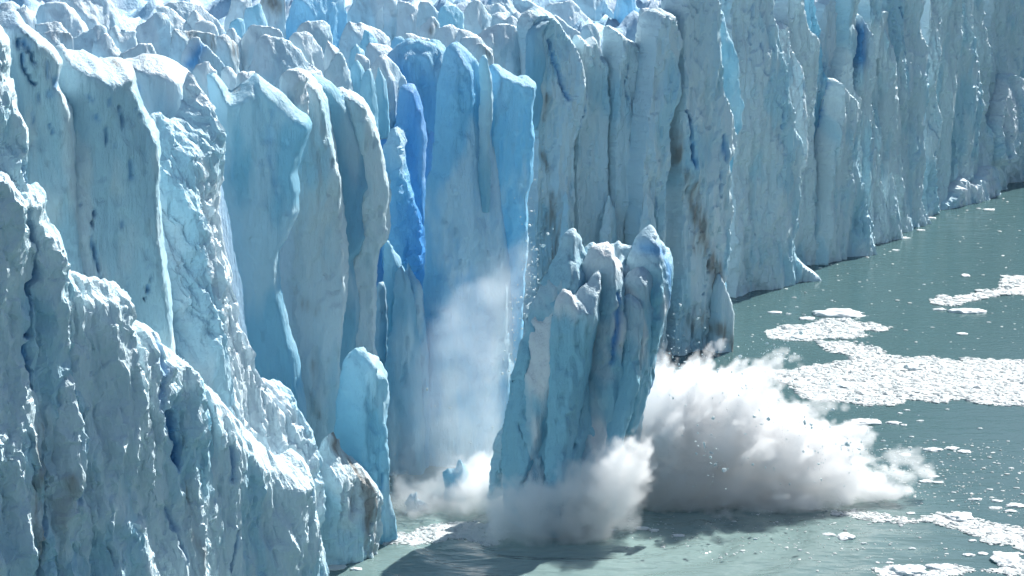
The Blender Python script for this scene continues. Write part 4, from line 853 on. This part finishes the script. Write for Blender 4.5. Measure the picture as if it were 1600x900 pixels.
for lab, (pts, size, cover) in BR.items():
    SEED[0] += 1; rr = np.random.RandomState(SEED[0])
    poly = catmull(at_z(*np.array(pts, float).T)[:, :2], 4)
    lo, hi = poly.min(0), poly.max(0)
    area = (hi - lo).prod()
    n = int(min(60000, area * cover * .95 / (size * size * .9)))
    Q = lo + rr.rand(n, 2) * (hi - lo)
    d = seg_dist(Q, poly); ins = inside(Q, poly)
    s = np.where(ins, d, -d)
    nz = fbm(Q[:, 0] / 5, Q[:, 1] / 9, SEED[0], 4)
    keep = (s + nz * (3.2 if cover > .5 else 6)) > 0
    Q = Q[keep]; n = len(Q)
    V0, F0 = ICO1
    sz = size * np.exp(np.clip(rr.normal(0, .6, n), -1.2, 1.1)) * .6
    rotv = rr.rand(n) * 6.28
    st = np.stack([rr.uniform(.7, 1.5, n), rr.uniform(.6, 1.1, n), rr.uniform(.25, .6, n)], -1) * sz[:, None]
    jit = 1 + .28 * rr.normal(size=(n, len(V0), 1)) * .6
    P = V0[None] * jit * st[:, None, :]
    c, s_ = np.cos(rotv)[:, None], np.sin(rotv)[:, None]
    P = np.stack([P[..., 0] * c - P[..., 1] * s_ + Q[:, 0:1], P[..., 0] * s_ + P[..., 1] * c + Q[:, 1:2], P[..., 2] + 0.02 * rr.rand(n)[:, None]], -1)
    F = (F0[None] + (np.arange(n) * len(V0))[:, None, None]).reshape(-1, 3)
    P[..., 2] += np.where(Q[:, 1] < 410, wave(Q[:, 0], Q[:, 1]), 0)[:, None]
    V = P.reshape(-1, 3)
    o = mesh_obj('brash_ice', V, F, M['brash'], None, False)
    tag(o, lab, 'brash ice', None, 'stuff')
    if cover > .5:      # the slush the crumbs float in
        res = .5
        gx, gy = np.meshgrid(np.arange(lo[0] - 2, hi[0] + 2, res), np.arange(lo[1] - 2, hi[1] + 2, res))
        Q = np.stack([gx.ravel(), gy.ravel()], -1)
        s = np.where(inside(Q, poly), 1, -1) * seg_dist(Q, poly)
        s = (s + 3.2 * fbm(Q[:, 0] / 5, Q[:, 1] / 9, SEED[0], 4) - .5).reshape(gx.shape)
        cell = (s[:-1, :-1] > 0) & (s[1:, 1:] > 0)
        I = np.arange(gx.size).reshape(gx.shape)
        F = np.stack([I[:-1, :-1][cell], I[:-1, 1:][cell], I[1:, 1:][cell], I[1:, :-1][cell]], -1)
        used, inv = np.unique(F, return_inverse=True)
        z = .03 + .05 * (1 + fbm(gx / 1.2, gy / 1.2, 3.3, 3))
        z = z + np.where(gy < 410, wave(gx, gy), 0)
        V = np.stack([gx.ravel(), gy.ravel(), z.ravel()], -1)[used]
        o2 = mesh_obj('slush', V, inv.reshape(F.shape), M['brash'], o, True)
        o2['kind'] = 'stuff'

# ------------------------------------------------------------------ shards of ice rising out of the spray
def shard(label, out, Y, **kw):
    a = dict(T=1.2, Rf=.7, p=1.3, rot=15, mat='teal', rough=.15, big=.3, res=.3); a.update(kw)
    tag(slab('ice_shard', out, Y, **a), label, 'ice shard', 'ice shards in the spray', 'thing')
shard('pointed blue shard standing in the spray left of the falling block', [(692, 740), (700, 733), (712, 731), (718, 718), (725, 726), (732, 738), (730, 770), (728, 830), (700, 830)], 325)
shard('low blue shard with a white top in the spray near the turret', [(630, 830), (634, 782), (640, 772), (650, 769), (655, 778), (662, 786), (668, 802), (672, 850), (630, 850)], 321, mat='snowy', rough=.4, spike=.6)
shard('crumbly ice ledge breaking off the side of the falling block', [(764, 760), (766, 728), (769, 702), (774, 690), (778, 676), (784, 668), (790, 684), (794, 770), (766, 780)], 320, rough=.4, mat='berg', spike=.9, edge=.3, T=1.2)

# ------------------------------------------------------------------ spray
def spray_mat(name, dens, aniso=.35, col=(.992, .994, .996)):
    m, n, l = nt(name)
    v = N(n, 'ShaderNodeVolumePrincipled')
    v.inputs['Color'].default_value = (*col, 1)
    v.inputs['Anisotropy'].default_value = aniso
    a = N(n, 'ShaderNodeAttribute', attribute_name='density')
    l.new(mth(n, l, 'MULTIPLY', a.outputs['Fac'], dens), v.inputs['Density'])
    v.inputs['Density Attribute'].default_value = ''
    o = N(n, 'ShaderNodeOutputMaterial'); l.new(v.outputs[0], o.inputs['Volume'])
    return m
def volume_object(name, lo, hi, D, mat):
    """a cloud from a density grid D[z,y,x] spanning lo..hi"""
    nz, ny, nx = D.shape
    lo = np.array(lo, float); hi = np.array(hi, float); org = np.array([(lo[0] + hi[0]) / 2, (lo[1] + hi[1]) / 2, lo[2]])
    zz, yy, xx = np.meshgrid(np.linspace(lo[2], hi[2], nz), np.linspace(lo[1], hi[1], ny), np.linspace(lo[0], hi[0], nx), indexing='ij')
    me = bpy.data.meshes.new(name)
    me.vertices.add(D.size)
    me.vertices.foreach_set('co', (np.stack([xx, yy, zz], -1).reshape(-1, 3) - org).astype(np.float32).ravel())
    at = me.attributes.new('dens', 'FLOAT', 'POINT'); at.data.foreach_set('value', D.astype(np.float32).ravel())
    me.materials.append(mat)
    ob = bpy.data.objects.new(name, me); COL.objects.link(ob); ob.location = org
    g = bpy.data.node_groups.new(name + '_grid', 'GeometryNodeTree')
    g.interface.new_socket('Geometry', in_out='INPUT', socket_type='NodeSocketGeometry')
    g.interface.new_socket('Geometry', in_out='OUTPUT', socket_type='NodeSocketGeometry')
    n, l = g.nodes, g.links
    gi, go = n.new('NodeGroupInput'), n.new('NodeGroupOutput')
    vc = n.new('GeometryNodeVolumeCube')
    vc.inputs['Min'].default_value = tuple(lo - org); vc.inputs['Max'].default_value = tuple(hi - org)
    vc.inputs['Resolution X'].default_value, vc.inputs['Resolution Y'].default_value, vc.inputs['Resolution Z'].default_value = nx, ny, nz
    pos = n.new('GeometryNodeInputPosition'); sep = n.new('ShaderNodeSeparateXYZ'); l.new(pos.outputs[0], sep.inputs[0])
    def mm(op, a, b=None, c=None):
        x = n.new('ShaderNodeMath'); x.operation = op
        for i, v in enumerate((a, b, c)):
            if v is None: continue
            if isinstance(v, (int, float)): x.inputs[i].default_value = v
            else: l.new(v, x.inputs[i])
        return x.outputs[0]
    ii = []
    for k, cnt in zip(range(3), (nx, ny, nz)):
        q = mm('MULTIPLY', mm('SUBTRACT', sep.outputs[k], float((lo - org)[k])), (cnt - 1) / float(hi[k] - lo[k]))
        ii.append(mm('MINIMUM', mm('MAXIMUM', mm('ROUND', q), 0.0), float(cnt - 1)))
    # integer index arithmetic, floats lose whole numbers past 2^24
    idx = mm('ADD', ii[0], mm('MULTIPLY', nx, mm('ADD', ii[1], mm('MULTIPLY', ny, ii[2]))))
    at_ = n.new('GeometryNodeInputNamedAttribute'); at_.data_type = 'FLOAT'; at_.inputs['Name'].default_value = 'dens'
    si = n.new('GeometryNodeSampleIndex'); si.data_type = 'FLOAT'; si.domain = 'POINT'
    l.new(gi.outputs[0], si.inputs['Geometry']); l.new(at_.outputs['Attribute'], si.inputs['Value']); l.new(idx, si.inputs['Index'])
    l.new(si.outputs[0], vc.inputs['Density'])
    sm = n.new('GeometryNodeSetMaterial'); sm.inputs['Material'].default_value = mat
    l.new(vc.outputs[0], sm.inputs['Geometry']); l.new(sm.outputs[0], go.inputs[0])
    md = ob.modifiers.new('grid', 'NODES'); md.node_group = g
    return ob
def plume(name, label, pts, Y, th, res, dens, soft=1.6, amp=2.2, lam=5.0, ztop=None, aniso=.35, zfade=None, core=None, seed=0.0, jet=None, fill=.5, col=(.992, .994, .996)):
    """spray thrown up round the vertical sheet at distance Y whose outline (pixels) is pts; th: half depth"""
    P = at_depth(*np.array(pts, float).T, np.full(len(pts), float(Y)))[:, [0, 2]]
    poly = catmull(P, 4)
    mrg = amp + soft
    lo = np.array([poly[:, 0].min() - mrg, Y - th - mrg, 0.05]); hi = np.array([poly[:, 0].max() + mrg, Y + th + mrg, poly[:, 1].max() + mrg])
    nx, ny, nz = [int((b - a) / res) + 1 for a, b in zip(lo, hi)]
    xs, ys, zs = np.linspace(lo[0], hi[0], nx), np.linspace(lo[1], hi[1], ny), np.linspace(lo[2], hi[2], nz)
    GX, GZ = np.meshgrid(xs, zs)
    Q = np.stack([GX.ravel(), GZ.ravel()], -1)
    s2 = (np.where(inside(Q, poly), 1, -1) * seg_dist(Q, poly)).reshape(nz, 1, nx)
    thk = th * np.sqrt(np.clip(s2 / (fill * s2.max()), 0, 1)) + .3
    zz, yy, xx = np.meshgrid(zs, ys, xs, indexing='ij')
    zz = zz.astype(np.float32); yy = yy.astype(np.float32); xx = xx.astype(np.float32)
    dy = np.abs(yy - Y)
    sd = np.minimum(s2 + 0 * dy, thk - dy)
    b = 1.0; t = 0
    bil = 0.0; x_, y_, z_ = xx / lam + seed, yy / lam, zz / lam
    wv = fbm(xx / (lam * 1.7) + seed, yy / (lam * 1.7), zz / (lam * 1.7) + 5, 2)
    x_ = x_ + .6 * wv; z_ = z_ - .6 * wv
    a = 1.0
    for i in range(4):
        bil = bil + a * (np.abs(pnoise(x_, y_, z_ + 7 * i)) * 2.2 - .55)
        x_, y_, z_ = x_ * 2.05, y_ * 2.05, z_ * 2.05; a *= .62
    if jet is not None:      # streaks flying out from the point of impact
        J = at_depth(jet[0], jet[1], Y)
        dx, dz, dyy = xx - J[0], zz - J[2] + 3, yy - Y
        rr_ = np.sqrt(dx * dx + dz * dz + dyy * dyy) + .5; th_ = np.arctan2(dz, dx); ph_ = dyy / rr_
        st = np.abs(fbm(th_ * 7 + seed, ph_ * 6, rr_ / 14, 3, .6)) * 2.2 - .45
        sd = sd + jet[2] * st * np.clip(rr_ / 18, .2, 1.6)
    D = sstep(0, 1, (sd + amp * bil) / soft)
    D = D * (0.45 + 0.9 * sstep(-.3, .5, fbm(xx / 4 + seed, yy / 4, zz / 4, 3)))
    if zfade: D = D * (1 - sstep(zfade[0], zfade[1], zz))
    D[:, :, 0] = D[:, :, -1] = 0; D[:, 0] = D[:, -1] = 0; D[-1] = 0
    ob = volume_object(name, lo, hi, D, spray_mat(name + '_droplets', dens, aniso, col))
    tag(ob, label, 'spray', None, 'stuff')
    return ob
plume('spray_plume', 'white billowing spray thrown out over the lake by the falling block',
      [(950, 640), (995, 600), (1025, 556), (1060, 566), (1110, 562), (1150, 560), (1195, 568), (1222, 590), (1225, 612), (1255, 622), (1300, 655), (1338, 676), (1360, 706), (1400, 734), (1440, 752), (1420, 768), (1330, 790), (1240, 840), (1100, 850), (980, 840), (930, 760), (930, 680)],
      327, 9, .34, .62, soft=.5, amp=2.7, lam=4.6, seed=3.1, aniso=.25, col=(.975, .98, .985), jet=(960, 775, 3.4))
plume('spray_burst', 'grey shaded burst of spray at the foot of the falling block',
      [(738, 800), (752, 768), (780, 742), (810, 738), (850, 742), (880, 722), (930, 700), (985, 672), (1025, 700), (1020, 790), (985, 835), (955, 860), (920, 880), (880, 900), (785, 900), (748, 850)],
      307.5, 4.2, .34, .60, soft=1.1, amp=2.0, lam=4.5, seed=9.4, jet=(880, 820, 1.5))
plume('ice_mist', 'soft blue mist of ice dust filling the recess below the central pillar',
      [(590, 900), (594, 690), (615, 550), (665, 450), (740, 400), (795, 390), (812, 340), (826, 310), (842, 350), (850, 430), (835, 520), (815, 620), (815, 900)],
      332, 9.5, .7, .055, fill=.2, col=(.88, .95, 1.0), soft=4.5, amp=3.0, lam=8.0, seed=5.0, aniso=.1)  # ice dust is white; the blue of skylit shade is put into its colour
plume('low_spray', 'bright low spray along the water below the recess',
      [(588, 900), (596, 800), (608, 715), (630, 730), (655, 745), (690, 735), (730, 705), (770, 700), (810, 720), (820, 900)],
      324, 8, .42, .55, soft=1.6, amp=2.6, lam=4.5, seed=7.7, jet=(700, 840, 1.2))

# crumbs of ice flung through the air
def crumbs(name, label, spots, seed):
    rr = np.random.RandomState(seed); V0, F0 = ICO1
    V = []; F = []; k = 0
    for (px, py, sx, sy, Y, sY, cnt, size) in spots:
        for i in range(cnt):
            c = at_depth(px + rr.normal() * sx, py + rr.normal() * sy, Y + rr.normal() * sY)
            if c[2] < .1: continue
            r = size * math.exp(rr.normal() * .5)
            V.append(c + V0 * r * (1 + .25 * rr.normal(size=(len(V0), 1))) * rr.uniform(.6, 1.4, 3)); F.append(F0 + k); k += len(V0)
    o = mesh_obj(name, np.concatenate(V), np.concatenate(F), M['floe'], None, False)
    tag(o, label, 'ice crumbs', None, 'stuff')
crumbs('ice_crumbs', 'flying ice crumbs falling between the central pillar and the falling block', [(832, 440, 9, 60, 336, 4, 150, .09), (815, 520, 14, 60, 333, 4, 110, .08), (850, 420, 12, 50, 338, 5, 40, .10), (720, 640, 60, 70, 325, 6, 50, .06)], 3)
crumbs('ice_crumbs', 'dark and bright ice crumbs flung out of the white spray', [(1150, 600, 90, 35, 326, 8, 120, .10), (1250, 690, 80, 40, 318, 5, 110, .10), (1110, 720, 12, 40, 314, 3, 60, .08), (1040, 510, 40, 40, 340, 6, 70, .08), (1215, 545, 20, 14, 330, 4, 70, .07), (1330, 690, 35, 26, 322, 5, 160, .055), (1410, 735, 30, 12, 322, 4, 120, .05), (1180, 575, 70, 16, 324, 5, 160, .055), (1040, 560, 30, 16, 326, 5, 90, .055)], 4)
crumbs('ice_crumbs', 'spray droplets arcing off the side of the near cliff turret', [(612, 770, 5, 30, 322, 2, 120, .05), (640, 815, 20, 14, 318, 3, 120, .05)], 5)
